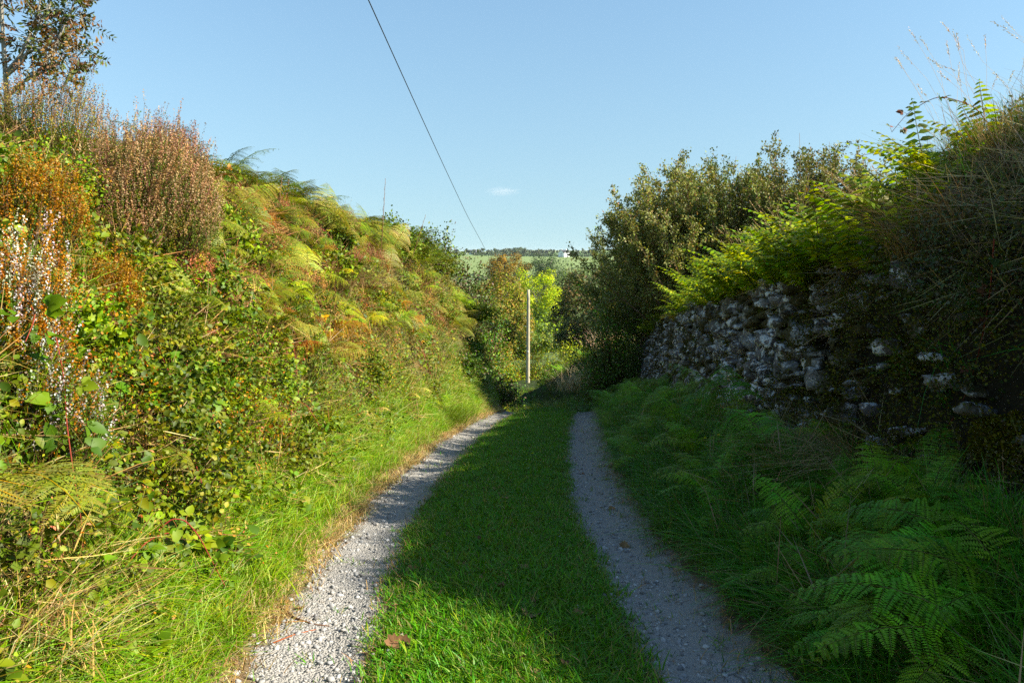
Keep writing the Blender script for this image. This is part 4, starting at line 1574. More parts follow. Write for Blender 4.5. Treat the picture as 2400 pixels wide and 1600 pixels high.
for k, y in enumerate((3.75, 4.5, 5.4)):  # bushes added on the brow to throw shadow fingers over the lane
    s = 3.35 + .15 * (k % 2)
    x, _, z = put(y, s)
    leafy_bush('brow_bush', ['low dark bramble bush on the brow of the high bank closest to the view', 'second low bramble bush along the brow of the high bank', 'low bramble bush on the brow above the large white stones',
                            'low bramble bush on the brow where the overhanging ferns begin', 'low bramble bush behind the overhanging ferns', 'last low bramble bush on the brow before the willow row'][k],
               (x, y, z - .05), .3, .3, U(.36, .5), 2200, .03, U_LEAF[:3] + [(.07, .10, .03)], None, 'bush', nst=16, shell=.4)
BD = [(.05, .075, .025), (.07, .09, .03), (.12, .07, .04)]
def sky_cane(label, pxs, d0, **kw):
    pts = [at_depth(a, b, d0 + .1 * i) for i, (a, b) in enumerate(pxs)]
    bramble(label, pts, .07, .05, BD, **kw)
sky_cane('dark bramble cane arching against the sky over the brow of the high bank', [(2340, 330), (2290, 250), (2200, 222), (2130, 262), (2090, 310)], 5.6)
sky_cane('bramble cane running level along the brow of the high bank', [(2200, 380), (2120, 350), (2060, 355), (2000, 370)], 6.6)
sky_cane('old bramble cane hanging down the mossy bank past the large stones', [(2330, 560), (2320, 700), (2290, 850), (2250, 960), (2190, 1040)], 3.75)
IVY = [(.035, .055, .018), (.045, .06, .022), (.06, .055, .03), (.03, .05, .018)]
leafy_bush('ivy_mat', 'dark small leaved ivy mat covering the upper part of the mossy bank', near_hit(2330, 620) + [.12, .1, -.2], .5, .6, .55, 7000, .02, IVY, None, 'ivy', nst=30, broad=True, aspect=.42)
leafy_bush('ivy_mat', 'small ivy patch lower on the mossy bank beside the old bramble cane', near_hit(2300, 880) + [.08, .02, -.1], .2, .25, .2, 900, .022, IVY, None, 'ivy', nst=10, broad=True, aspect=.42)


def moss_cushion(label, p, rx, ry, rz, cols, n=14000):
    t = thing('moss_cushion', label, 'moss', tuple(p))
    g = G()
    d = rand_dirs(n)
    d[:, 2] = np.abs(d[:, 2])
    lum = 1 + .15 * np.sin(d[:, :1] * 7 + 1) * np.sin(d[:, 1:2] * 6)
    P = d * [rx, ry, rz] * lum * rng.uniform(.85, 1.02, (n, 1))
    D = norm(d + rand_dirs(n) * .9)
    L = rng.uniform(.008, .022, (n, 1))
    leaf4(g, P, D * L, norm(np.cross(D, rand_dirs(n))) * L * .3, pick(cols, n), .2)
    obj('fronds', g.mesh('fronds', M_LEAF), t)


MOSS = [(.065, .065, .01), (.085, .075, .012), (.05, .045, .01)]
moss_cushion('brightest yellow green moss cushion on the bank at the edge of the view', near_hit(2385, 1000) + [.1, .05, -.18], .22, .3, .26, [(.12, .12, .012), (.09, .09, .012)])
moss_cushion('big brown green moss cushion on the dark bank below the stones', near_hit(2260, 1080) + [.15, .05, -.25], .3, .45, .34, MOSS)
moss_cushion('moss cushion over the upper stones beside the ivy mat', near_hit(2150, 800) + [.12, .05, -.2], .2, .35, .3, MOSS)


def dandelion(label, p, h=.12):
    t = thing('yellow_flower', label, 'flower', tuple(p))
    g = G()
    tube(g, [(0, 0, -.02), (.01, 0, h * .5), (.0, .01, h)], [.0016, .0014, .0012], 4, (.12, .18, .05))
    obj('stem', g.mesh('stem', M_GRASS), t)
    g = G()
    n = 34
    a = rng.uniform(0, 2 * PI, n)
    e = rng.uniform(.1, .9, n)
    D = np.stack([np.cos(a) * np.cos(e), np.sin(a) * np.cos(e), np.sin(e)], 1) * .017
    leaf4(g, np.tile([[0, .01, h]], (n, 1)), D, norm(np.cross(D, [0, 0, 1.])) * .003, pick([(.75, .52, .02), (.8, .6, .03)], n, None, .08))
    obj('petals', g.mesh('petals', M_GRASS), t)


for (px, py, lab) in ((1651, 1082, 'yellow flower in the shaded verge, the one closer to the wheel track'), (1682, 1076, 'yellow flower under the leaning tall bracken'),
                      (1141, 1000, 'tiny yellow flower on the edge of the grass strip near its far end'), (1086, 1118, 'tiny yellow flower on the edge of the grass strip beside the sunlit track'),
                      (1248, 1075, 'tiny yellow flower in the middle of the grass strip')):
    p = hit(px, py + (22 if px > 1500 else 8))
    dandelion(lab, p, .26 if px > 1500 else .09)

# ------------------------------------------------------------------ litter on the lane
def dead_leaf(seed):
    r = np.random.default_rng(seed)
    g = G()
    ang = np.linspace(-2.6, 2.6, 23)
    rad = .5 + .32 * np.abs(np.cos(ang * 1.5)) ** 1.2 * np.exp(-np.abs(ang) * .15)
    rad[::2] *= .8
    pts = np.stack([rad * np.cos(ang) + .15, rad * np.sin(ang), 0 * ang], 1)
    v = np.concatenate([[[0, 0, 0]], pts * .55, pts])
    cz = (v[:, 1] ** 2) * r.uniform(.5, 1.3) + (v[:, 0] - .1) ** 2 * r.uniform(.1, .8) + r.normal(0, .035, len(v)) * (np.linalg.norm(v, axis=1) > .3)
    v[:, 2] = cz
    n = 23
    t = [(0, 1 + i, 2 + i) for i in range(n - 1)]
    q = [(1 + i, 1 + n + i, 2 + n + i, 2 + i) for i in range(n - 1)]
    c = np.array([(.25, .16, .09), (.17, .11, .06), (.30, .20, .11), (.12, .08, .05)][seed % 4])
    col = np.clip(c * r.uniform(.8, 1.2, (len(v), 1)), 0, 1)
    g.add(v, q, t, col)
    tube(g, [(0, 0, 0), (-.3, .03, .02), (-.62, .0, .10)], [.02, .015, .012], 3, c * .8)
    return g.mesh('fallen_leaf', M_DRY)


dl = [dead_leaf(k) for k in range(8)]
LF = [(925, 1530, .085, 'big curled tan dead leaf standing on the edge of the sunlit track'), (1225, 1556, .05, 'tan dead leaf in the lit patch of the grass strip at the bottom'),
      (1240, 1450, .065, 'dark brown dead leaf in the shaded grass just past the lit patch'), (1580, 1283, .05, 'orange brown dead leaf standing upright at the shaded verge'),
      (1462, 1286, .055, 'flat brown dead leaf lying across the shaded track'), (1175, 1385, .045, 'pale dead leaf alone in the grass beside the shaded track bend'),
      (705, 1430, .04, 'tan dead leaf by the twigs on the sunlit track')]
rest = [(940, 1358), (962, 1345), (1138, 1150), (1162, 1150), (1198, 1038), (1100, 1146), (1168, 1168), (1186, 1175), (1312, 1112), (1364, 1113), (1432, 1098), (1434, 1196), (1272, 1338), (1302, 1338), (1122, 1272),
        (1050, 1262), (1330, 1572), (1262, 1585), (1005, 1290), (1150, 1240), (1225, 1260), (1195, 1200), (1390, 1280), (1350, 1450), (1410, 1560), (1120, 1365), (1040, 1400), (1010, 1480), (1290, 1500),
        (1245, 1420), (1085, 1335), (1230, 1340), (1505, 1560), (930, 1430), (915, 1465), (1325, 1140)]
for k, a in enumerate(LF + [(x, y, U(.028, .048), None) for x, y in rest]):
    px, py, sz, lab = a
    p = hit(px, py)
    o = obj('fallen_leaf', dl[k % 8], None, (p[0], p[1], p[2] + (.022 if abs(p[0] - xc(p[1])) < .5 else .008)))
    o.scale = (sz, sz, sz)
    o.rotation_euler = (U(-.4, .4), U(-.4, .4), U(-PI, PI))
    if px == 925:
        o.rotation_euler = (.9, -.3, .4)
    if px == 1580:
        o.rotation_euler = (1.2, 0, 1.3)
    if lab:
        tag(o, lab, 'leaf')
    else:
        tag(o, 'small curled brown dead leaf lying on the lane', 'leaf', 'dead leaves scattered on the lane')


def stick(name, label, pp, r, col, cat='twig', lift=.012):
    P = [hit(a, b) + np.array([0, 0, lift]) for a, b in pp]
    b0 = P[0].copy()
    g = G()
    tube(g, [q - b0 for q in P], np.linspace(r, r * .5, len(P)), 5, col)
    o = obj(name, g.mesh(name, M_DRY), None, tuple(b0))
    tag(o, label, cat)


stick('twig', 'dark curved twig lying across the edge of the sunlit track', [(655, 1425), (690, 1452), (735, 1468), (772, 1472)], .006, (.14, .08, .05))
stick('twig', 'reddish thin twig pointing at the sunlit track below the dark curved one', [(640, 1512), (690, 1492), (740, 1480)], .004, (.3, .14, .07))
stick('twig', 'short reddish twig near the top end of the twigs on the track', [(625, 1465), (680, 1462), (720, 1460)], .003, (.34, .17, .08))
stick('twig', 'short brown twig by the standing dead leaf', [(905, 1480), (925, 1470), (938, 1455)], .004, (.2, .11, .06))
stick('dry_stalk', 'long pale dry stalk lying in the verge grass', [(268, 1458), (350, 1470), (430, 1482)], .006, (.55, .36, .17), 'stalk', .05)
stick('dry_stalk', 'short straight dry stalk leaning in the verge grass above the long one', [(265, 1455), (290, 1420), (315, 1380)], .003, (.5, .38, .2), 'stalk', .05)
stick('dry_stalk', 'thin upright straw stem leaning in the grass at the edge of the sunlit track', [(912, 1345), (930, 1365), (943, 1378)], .002, (.45, .3, .15), 'stalk', .05)


# ------------------------------------------------------------------ shrubs and trees
def thorn_shrub(name, label, base, stems, L0, L1, spread, az, azw, leaf, cols, wts, group=None, cat='shrub', per=9, stemcol=(.20, .15, .10), tw=9, thick=.02, mat=M_LEAF, bowl=.9):
    """many rods rising and arching out from one stool, side twigs carrying small leaves"""
    t = thing(name, label, cat, tuple(base))
    gs, gf = G(), G()
    Ps, Ds, cs = [], [], []
    for i in range(stems):
        a = rng.normal(az, azw)
        el = np.clip(rng.normal(1.05, .33), .12, 1.5)
        L = U(L0, L1) * (.65 + .35 * math.sin(el))
        d = np.array([math.cos(a) * math.cos(el), math.sin(a) * math.cos(el), math.sin(el)])
        q = np.linspace(0, 1, 7)
        up = np.array([0, 0, 1.])
        r0 = np.array([rng.normal(0, .3) * spread, rng.normal(0, .3) * spread, -.15])
        wob = rng.normal(0, .04, 3) * L
        pts = r0 + d * L * q[:, None] + up * L * .10 * (q ** 2)[:, None] + wob * np.sin(q * 3)[:, None]
        tube(gs, pts, np.linspace(thick * U(.5, 1), .003, 7), 4, np.array(stemcol) * U(.8, 1.4))
        for k in range(tw):
            f = U(.22, 1.0)
            c = np.array([np.interp(f, q, pts[:, m]) for m in range(3)])
            td = norm(d + rng.normal(0, .55, 3) + [0, 0, .35])
            tl = U(.22, .55) * (1.15 - .5 * f) * L / 2.2
            e = c + td * tl
            tube(gs, [c, e], [.0045, .0012], 3, np.array(stemcol) * U(.8, 1.3))
            m = per
            aa = rng.uniform(.08, 1.02, m)[:, None]
            Ps.append(c + td * tl * aa + rng.normal(0, .035, (m, 3)))
            Ds.append(norm(np.tile(td, (m, 1)) * .7 + rand_dirs(m)))
            cs.append(np.full((m, 1), U(.8, 1.2)))
    P, D, c_ = np.concatenate(Ps), np.concatenate(Ds), np.concatenate(cs)
    n = len(P)
    Lf = leaf * rng.uniform(.6, 1.25, (n, 1))
    S = norm(np.cross(D, rand_dirs(n))) * Lf * .30
    leaf4(gf, P, D * Lf, S, pick(cols, n, wts) * c_, .3)
    obj('branches', gs.mesh('branches', M_DRY), t)
    obj('foliage', gf.mesh('foliage', mat), t)
    return t


W_COL = [(.135, .15, .05), (.165, .175, .055), (.10, .12, .042), (.20, .165, .06), (.20, .13, .06)]
W_WT = [.32, .27, .25, .11, .05]
def shrub_at(px, py, d, **kw):
    p = at_depth(px, py, d)
    return p
for (px, d, sz, az, lab, n) in (
        (1620, 16.2, 2.55, 2.7, 'olive leaved willow shrub leaning out over the lane at the end of the wall', 110),
        (1540, 19.5, 2.6, 2.4, 'olive willow shrub at the low end of the row, twigs against the far hill', 90),
        (1760, 15.8, 2.5, 1.9, 'tall olive shrub behind the ferns in the middle of the row', 80),
        (1890, 15.3, 2.7, 1.6, 'tallest olive shrub of the row with loose twigs above the rest', 80),
        (2010, 15.2, 2.4, 1.4, 'thin olive shrub of the row beside the high grassy brow', 60),
        (1700, 18.2, 2.9, 1.8, 'olive shrub at the back of the row with one long shoot standing up', 60),
        (2100, 16.5, 2.3, 1.5, 'last olive shrub of the row, half hidden by the high grassy brow', 50)):
    x = (px - 1200) / 1866.7 * d
    z = float(H(x, d))
    thorn_shrub('willow_shrub', lab, (x, d, z), n, sz * .88, sz * 1.12, 1.3, az, 1.15, .054, W_COL, W_WT, per=46, tw=16)

# rowan at the skyline of the sunlit bank
def rowan():
    b = at_depth(20, 330, 6.4)
    b[2] = float(H(b[0], b[1])) - .05
    t = thing('young_tree', 'slender pale barked young tree with browning narrow leaves on top of the sunlit bank', 'tree', tuple(b))
    gt_, gl_ = G(), G()
    def loc(px, py, d):
        return at_depth(px, py, d) - b
    limbs = [([(18, 300), (14, 180), (6, 80), (2, -30), (5, -160)], 6.4, .026), ([(10, 175), (50, 130), (75, 70), (92, 20), (105, -60)], 6.4, .017), ([(12, 180), (55, 145), (80, 85), (120, 0), (150, -60)], 6.3, .015),
             ([(60, 190), (100, 160), (130, 105), (165, 30), (185, -20)], 6.2, .014), ([(16, 230), (60, 185), (95, 175), (130, 150), (160, 130)], 6.2, .014), ([(95, 200), (150, 210), (165, 165), (182, 130), (200, 118)], 6.1, .009),
             ([(6, 100), (-30, 40), (-60, -20), (-80, -90)], 6.6, .016), ([(2, 60), (-10, 0), (30, -60), (40, -140)], 6.5, .014), ([(75, 70), (110, 60), (150, 45), (195, 30)], 6.3, .010), ([(30, 150), (70, 120), (110, 118), (160, 95)], 6.5, .012)]
    tips = []
    for pp, d, r in limbs:
        pts = np.array([loc(a, c, d) for a, c in pp])
        if r > .0255:
            pts = np.concatenate([[[0, 0, -.1]], pts])
        tt = np.linspace(0, len(pts) - 1, 13)
        sm = np.stack([np.interp(tt, np.arange(len(pts)), pts[:, i]) for i in range(3)], 1)
        sm[1:-1] = (sm[:-2] + 2 * sm[1:-1] + sm[2:]) / 4
        tube(gt_, sm, np.linspace(r, r * .3, 13), 6, (.44, .38, .29))
        for k in range(26 if r < .04 else 22):
            f = U(.25, 1.0)
            c = np.array([np.interp(f * 12, np.arange(13), sm[:, i]) for i in range(3)])
            td = norm(rng.normal(0, .7, 3) + [.35, -.1, .15])
            L = U(.10, .34)
            e = c + td * L + [0, 0, -.03]
            tube(gt_, [c, c + td * L * .5 + [0, 0, .02], e], [.003, .002, .001], 3, (.2, .13, .09))
            tips.append((c, td, L))
    Ps, Ds, Ss, Cs = [], [], [], []
    cols = np.array([(.08, .115, .03), (.10, .12, .03), (.15, .09, .035), (.10, .065, .03), (.20, .13, .035), (.06, .09, .025), (.06, .085, .02)])
    for c, td, L in tips:
        n = rng.integers(5, 9)
        sd = norm(np.cross(td, rand_dirs(1)[0]))
        base = cols[rng.integers(len(cols))]
        for k in range(n):
            f = .35 + .65 * k / n
            for sgn in (1, -1):
                dd = norm(td * .6 + sd * sgn + rng.normal(0, .25, 3) - [0, 0, .25])
                l_ = U(.035, .055)
                Ps.append(c + td * L * f)
                Ds.append(dd * l_)
                Ss.append(norm(np.cross(dd, rand_dirs(1)[0])) * l_ * .2)
                Cs.append(base * U(.7, 1.25))
    leaf4(gl_, np.array(Ps), np.array(Ds), np.array(Ss), np.array(Cs), .4)
    obj('trunk', gt_.mesh('trunk', M_PALEBARK), t)
    obj('crown', gl_.mesh('crown', M_LEAF), t)


rowan()


def crown_tree(name, label, base, h, w, ncl, nleaf, leaf, cols, wts=None, trunk=.25, trunk_col=M_BARK, d_lump=.25, low=.12, group=None, cat='tree', flat=1.0, kind='round', topcols=None, mat=M_TREE):
    t = thing(name, label, cat, tuple(base), 0, group)
    gt_, gl_ = G(), G()
    th = rng.uniform(0, 2 * PI, ncl)
    u = rng.uniform(-1, 1, ncl)
    rr = np.sqrt(1 - u * u)
    ph0, ph1 = U(0, 6), U(0, 6)
    lum = 1 + d_lump * np.sin(3 * th + ph0 + u * 2) + d_lump * .7 * np.sin(5 * th + ph1 - u * 3)
    rad = rng.uniform(.25, 1, ncl) ** .45 * lum
    ch = h * (1 - low)
    C = np.stack([w / 2 * rr * np.cos(th) * rad, w / 2 * rr * np.sin(th) * rad, h * low + ch / 2 + ch / 2 * u * np.clip(rad, 0, 1.05)], 1)
    if kind == 'fan':
        C = np.stack([w / 2 * rad * np.cos(th) * (.25 + .75 * rng.uniform(0, 1, ncl)), w / 2 * rad * np.sin(th) * .9, h * (low + (1 - low) * rng.uniform(.05, 1, ncl) ** .8)], 1)
        C[:, 2] = np.minimum(C[:, 2], h * (1.0 - .25 * (np.abs(C[:, 0]) / (w / 2)) ** 2))
    k = 7
    q = np.linspace(0, 1, k)
    tp = np.stack([.05 * w * np.sin(q * 3 + 1), .04 * w * np.sin(q * 2), q * h * .85 - .3], 1)
    tube(gt_, tp, np.linspace(trunk, trunk * .25, k), 8, (.14, .11, .08))
    for i in range(min(ncl, 60)):
        f = U(.15, .75)
        c = np.array([np.interp(f, q, tp[:, m]) for m in range(3)])
        if C[i, 2] < c[2]:
            c = tp[1] + (tp[2] - tp[1]) * U(0, 1)
        mid = c * .5 + C[i] * .5 + [0, 0, .06 * h]
        tube(gt_, [c, mid, C[i]], np.array([.3, .16, .05]) * trunk, 4, (.20, .16, .11))
    per = nleaf // ncl
    cr = .12 * w * rng.uniform(.7, 1.3, (ncl, 1, 1))
    off = rng.normal(0, 1, (ncl, per, 3))
    off = norm(off) * rng.uniform(.3, 1.0, (ncl, per, 1)) ** .6
    if kind == 'fan':
        ax = norm(C * [1, 1, .6] - [0, 0, h * .15])
        al = rng.uniform(-2.2, .6, (ncl, per, 1))
        off = off * .55 * [1, 1, .5] + ax[:, None] * al
    P = (C[:, None] + off * cr * [1, 1, flat]).reshape(-1, 3)
    n = len(P)
    outw = norm(off.reshape(-1, 3) + .3 * norm(np.repeat(C - [0, 0, h * .5], per, 0)))
    up = norm(outw + rand_dirs(n) * .7 + [0, 0, .3])
    D = norm(np.cross(up, rand_dirs(n)))
    S = np.cross(up, D)
    L = leaf * rng.uniform(.6, 1.3, (n, 1))
    cc = pick(cols, n, wts)
    if topcols is not None:
        f = np.clip((P[:, 2] / h - .55) * 3 + rng.normal(0, .5, n), 0, 1) > .5
        cc[f] = pick(topcols, int(f.sum()))
    cc = cc * np.repeat(rng.uniform(.75, 1.2, (ncl, 1)), per, 0)
    leaf4(gl_, P - D * L * .5, D * L, S * L * .36, cc, .25)
    obj('trunk', gt_.mesh('trunk', trunk_col), t)
    obj('crown', gl_.mesh('crown', mat), t)
    return t


def tree_px(px, top_py, d, wpx, **kw):
    """place a tree whose top shows at a pixel and whose foot is on the ground at depth d"""
    p = at_depth(px, top_py, d)
    z = float(H(p[0], p[1]))
    return (p[0], p[1], z), p[2] - z, wpx / 1866.7 * d


C_BROWN = [(.13, .135, .03), (.15, .14, .03), (.11, .12, .025), (.17, .13, .03)]
C_ORANGE = [(.24, .15, .025), (.20, .14, .03), (.16, .14, .03)]
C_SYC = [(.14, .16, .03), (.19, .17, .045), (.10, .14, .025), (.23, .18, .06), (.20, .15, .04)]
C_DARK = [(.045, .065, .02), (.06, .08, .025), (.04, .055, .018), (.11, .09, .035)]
C_ASH = [(.34, .38, .012), (.42, .42, .02), (.25, .32, .012)]
C_CYP = [(.035, .06, .022), (.045, .075, .028), (.03, .05, .02)]
C_MID = [(.07, .11, .025), (.09, .13, .03), (.06, .09, .025)]

b, h, w = tree_px(1185, 596, 250, 105)
crown_tree('broad_tree', 'round brown green tree with an orange turning top beyond the valley', b, h, w, 110, 15000, .45, C_BROWN, None, .5, topcols=C_ORANGE, low=.15)
b, h, w = tree_px(1280, 598, 235, 125)
crown_tree('cypress_tree', 'dark spreading conifer with upswept fan branches next to the orange topped tree', b, h, w, 110, 9000, .4, C_CYP, None, .45, kind='fan', low=.15, trunk_col=M_PALEBARK)
b, h, w = tree_px(1252, 632, 135, 140)
crown_tree('ash_tree', 'bright yellow green tree glowing in the sun behind the wooden pole', b, h, w, 90, 16000, .27, C_ASH, None, .2, low=.1)
b, h, w = tree_px(1315, 660, 150, 75)
crown_tree('ash_tree', 'smaller yellow green tree between the bright one and the dark sycamore', b, h, w, 40, 3000, .26, C_ASH + C_MID, None, .16)
b, h, w = tree_px(1190, 642, 150, 60)
crown_tree('ash_tree', 'yellow tree top peeping over the brownish sycamore', b, h, w, 30, 2400, .28, C_ASH, None, .16)
b, h, w = tree_px(1315, 640, 185, 90)
crown_tree('broad_tree', 'mid green tree beneath the dark spreading conifer', b, h, w, 46, 3500, .32, C_MID, None, .25)
b, h, w = tree_px(1150, 652, 74, 165)
crown_tree('sycamore_tree', 'brownish sycamore in full sun just behind the wooden pole', b, h, w, 150, 30000, .20, C_SYC, None, .22, low=.05)
b, h, w = tree_px(1110, 675, 66, 180)
crown_tree('sycamore_tree', 'green brown sycamore partly hidden by the bank at the bend', b, h, w, 110, 18000, .20, C_SYC + C_MID * 2, None, .2, low=.05)
b, h, w = tree_px(1385, 640, 64, 190)
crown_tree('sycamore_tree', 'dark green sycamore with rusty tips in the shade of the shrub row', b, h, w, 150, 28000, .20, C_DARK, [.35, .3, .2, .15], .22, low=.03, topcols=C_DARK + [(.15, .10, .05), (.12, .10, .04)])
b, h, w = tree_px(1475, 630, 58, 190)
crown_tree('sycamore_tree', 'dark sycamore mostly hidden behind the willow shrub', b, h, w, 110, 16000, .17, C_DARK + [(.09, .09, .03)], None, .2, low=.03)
b, h, w = tree_px(1290, 735, 96, 150)
crown_tree('broad_tree', 'mid green tree low behind the wooden pole, under the bright yellow green one', b, h, w, 70, 9000, .26, C_MID + C_ASH[2:], None, .2, low=.03)
b, h, w = tree_px(1225, 770, 84, 130)
crown_tree('broad_tree', 'low olive tree right at the back of the wooden pole foot', b, h, w, 60, 8000, .22, C_MID + C_SYC[:2], None, .2, low=.03)
b, h, w = tree_px(1390, 600, 260, 90)
crown_tree('broad_tree', 'greyish tree seen through the edge of the willow shrub', b, h, w, 40, 2500, .4, C_MID, None, .3)
b, h, w = tree_px(1335, 610, 420, 26)
crown_tree('broad_tree', 'small blue green tree standing alone in the far pale field', b, h, w, 24, 900, .6, C_MID, None, .3)

# hedge and bushes at the bend
BUD = [(.05, .085, .02), (.065, .105, .025), (.04, .07, .018), (.10, .07, .045)]
for (px, py, d, wpx, hpx, cols, sz, n, lab) in (
        (1085, 610, 21, 120, 120, BUD, .075, 3600, 'dark leaved bush with brown seed heads at the end of the sunlit crest'),
        (1000, 540, 17.5, 130, 100, BUD + B_GREEN, .065, 3200, 'dark green bush on the crest around the leaning foxglove stalks'),
        (930, 510, 15, 110, 90, B_GREEN, .06, 2600, 'green bush on the crest by the tallest foxglove stalk'),
        (1130, 700, 23, 130, 150, B_GREEN + BUD, .07, 4200, 'dense green bramble bush in sun and shade above the bend'),
        (1085, 760, 17.5, 130, 120, B_GREEN + B_MIX[2:3], .06, 3800, 'green bramble bush covering the bank end above the dark hollow'),
        (1145, 800, 24, 90, 120, B_MIX + B_GREEN, .07, 3200, 'bramble bush with reddish leaves beside the foot of the wooden pole'),
        (1080, 870, 14.8, 110, 70, B_GREEN + BUD, .05, 2400, 'shaded low bush in the hollow beyond the bright verge'),
        (1165, 880, 18.5, 90, 70, BUD, .055, 2000, 'dark low bush at the very bend of the lane')):
    p = at_depth(px, py + hpx, d)
    w, h = wpx / 1866.7 * d, hpx / 1866.7 * d
    z = float(H(p[0], p[1]))
    top = at_depth(px, py, d)[2]
    leafy_bush('hedge_bush', lab, (p[0], p[1], z - .1), w * .62, w * .62, max(.35, top - z + .1), n * 2, sz, cols, None, 'bush', nst=44, mat=M_LEAF, shell=.3)
for (px, py, d, wpx, cols, lab) in ((1240, 800, 57, 120, C_ASH[2:] + B_MIX, 'yellow green thicket sloping down to the wooden pole'), (1312, 850, 40, 90, B_GREEN + [(.2, .2, .05)], 'low sunlit thicket beyond the bend of the lane'),
                                    (1330, 790, 34, 120, F_LIME + F_GREEN, 'lit bracken thicket under the dark sycamore'), (1180, 830, 55, 90, B_MIX, 'reddish sunlit thicket left of the wooden pole'.replace(' left of', ' close to')),
                                    (1325, 850, 30, 100, BUD + F_DEEP, 'shaded thicket on the low bank past the end of the wall')):
    p = at_depth(px, py, d)
    z = float(H(p[0], p[1]))
    w = wpx / 1866.7 * d
    leafy_bush('thicket', lab, (p[0], p[1], z - .1), w * .6, w * .6, max(.5, p[2] - z), 6000, .09, cols, None, 'thicket', nst=40, shell=.3)
for (px, py, d, wpx, hpx, lab) in ((1440, 650, 18.5, 150, 170, 'dark underwood beneath the willow shrub that leans over the lane'), (1425, 700, 20.5, 110, 140, 'dark leafy underwood at the low end of the willow row')):
    p = at_depth(px, py + hpx, d)
    w = wpx / 1866.7 * d
    z = float(H(p[0], d))
    leafy_bush('underwood', lab, (p[0], d, z - .1), w * .6, w * .6, max(.5, at_depth(px, py, d)[2] - z), 9000, .06, W_COL[:3] + F_DEEP[:1], None, 'bush', nst=50, shell=.3)
p = near_hit(1375, 800)
for k, (dx, dy) in enumerate(((0, 0), (.5, .6), (-.4, 1.2))):
    x, y = 2.5 + dx * 1.2 + xc(25), 24.5 + dy * 1.5
    tussock(['sunlit pale grass tussock on the low bank beyond the end of the wall', 'sunlit pale grass tussock behind the first on the low bank', 'sunlit pale grass tussock farthest along the low bank'][k],
            (x, y, float(H(x, y))), 500, .4, .8, [(.42, .33, .2), (.5, .42, .28), (.36, .28, .15)], .6, .9, .006, .35)


# ------------------------------------------------------------------ wooden pole, wire
def pole(name, label, base, top_z, r, steps=True):
    t = thing(name, label, 'pole', tuple(base))
    hgt = top_z - base[2]
    g = G()
    k = 14
    q = np.linspace(0, 1, k)
    tube(g, np.stack([.03 * q * hgt / 8, 0 * q, q * hgt - .0], 1), r * (1 - .28 * q), 14, (.34, .29, .17))
    obj('shaft', g.mesh('shaft', M_POLE, True), t)
    if steps:
        for f, sd in ((.735, -1), (.735, 1), (.66, -1), (.60, 1)):
            g = G()
            z = hgt * f
            tube(g, [(sd * r * .5, -.02, z), (sd * (r + .13), -.02, z), (sd * (r + .15), -.02, z + .03)], [.016, .016, .014], 6, (.5, .52, .54))
            obj('step_iron', g.mesh('step_iron', M_METAL, True), t)
        g = G()
        v, qd = rock_geo(1, 0, 0, (1, 1, 1))
        g.add(v * [.10, .03, .16] + [0, -r * .92, hgt * .42], qd, None, (.5, .5, .5))
        obj('number_plate', g.mesh('number_plate', M_METAL), t)
    return t


M_POLE = simple_mat('weathered_pole', (.44, .37, .22), .85, 5, .3, (.30, .27, .19))
M_METAL = simple_mat('galvanised_steel', (.45, .47, .5), .4, 30, 0, (.36, .38, .4))
pb = at_depth(1237, 915, 52)
pz = float(H(pb[0], pb[1]))
ptop = at_depth(1237, 679, 52)[2]
pole('telegraph_pole', 'weathered wooden pole standing at the bend of the lane with step irons and no wires', (pb[0], pb[1], min(pz, pb[2]) - .3), ptop, .135)
fb = at_depth(1147, 606, 258)
fz = float(H(fb[0], fb[1]))
pole('telegraph_pole', 'tiny distant pole behind the orange topped tree, carrying the overhead wire', (fb[0], fb[1], fz - .3), fb[2] + .2, .14, False)
M_WIRE = simple_mat('black_wire', (.02, .02, .025), .6)
wy = np.array([-30, 0, 19.8, 38.8, 80, 140, 199, 258.])
wx = -3.10 - .01653 * wy
wx[-1] = fb[0]
wz = np.array([9.6, 8.5, 7.6, 6.78, 5.25, 3.75, 2.1, fb[2]])
ty = np.linspace(-30, 258, 120)
g = G()
wpts = np.stack([np.interp(ty, wy, wx), ty, np.interp(ty, wy, wz)], 1)
for _ in range(30):
    wpts[1:-1] = (wpts[:-2] + 2 * wpts[1:-1] + wpts[2:]) / 4
tube(g, wpts - wpts[-1], np.interp(ty, [0, 60, 258], [.013, .018, .05]), 6, (.02, .02, .02))
o = obj('overhead_wire', g.mesh('overhead_wire', M_WIRE), None, tuple(wpts[-1]))
tag(o, 'single black overhead wire running from the top of the view down to the distant pole', 'wire')

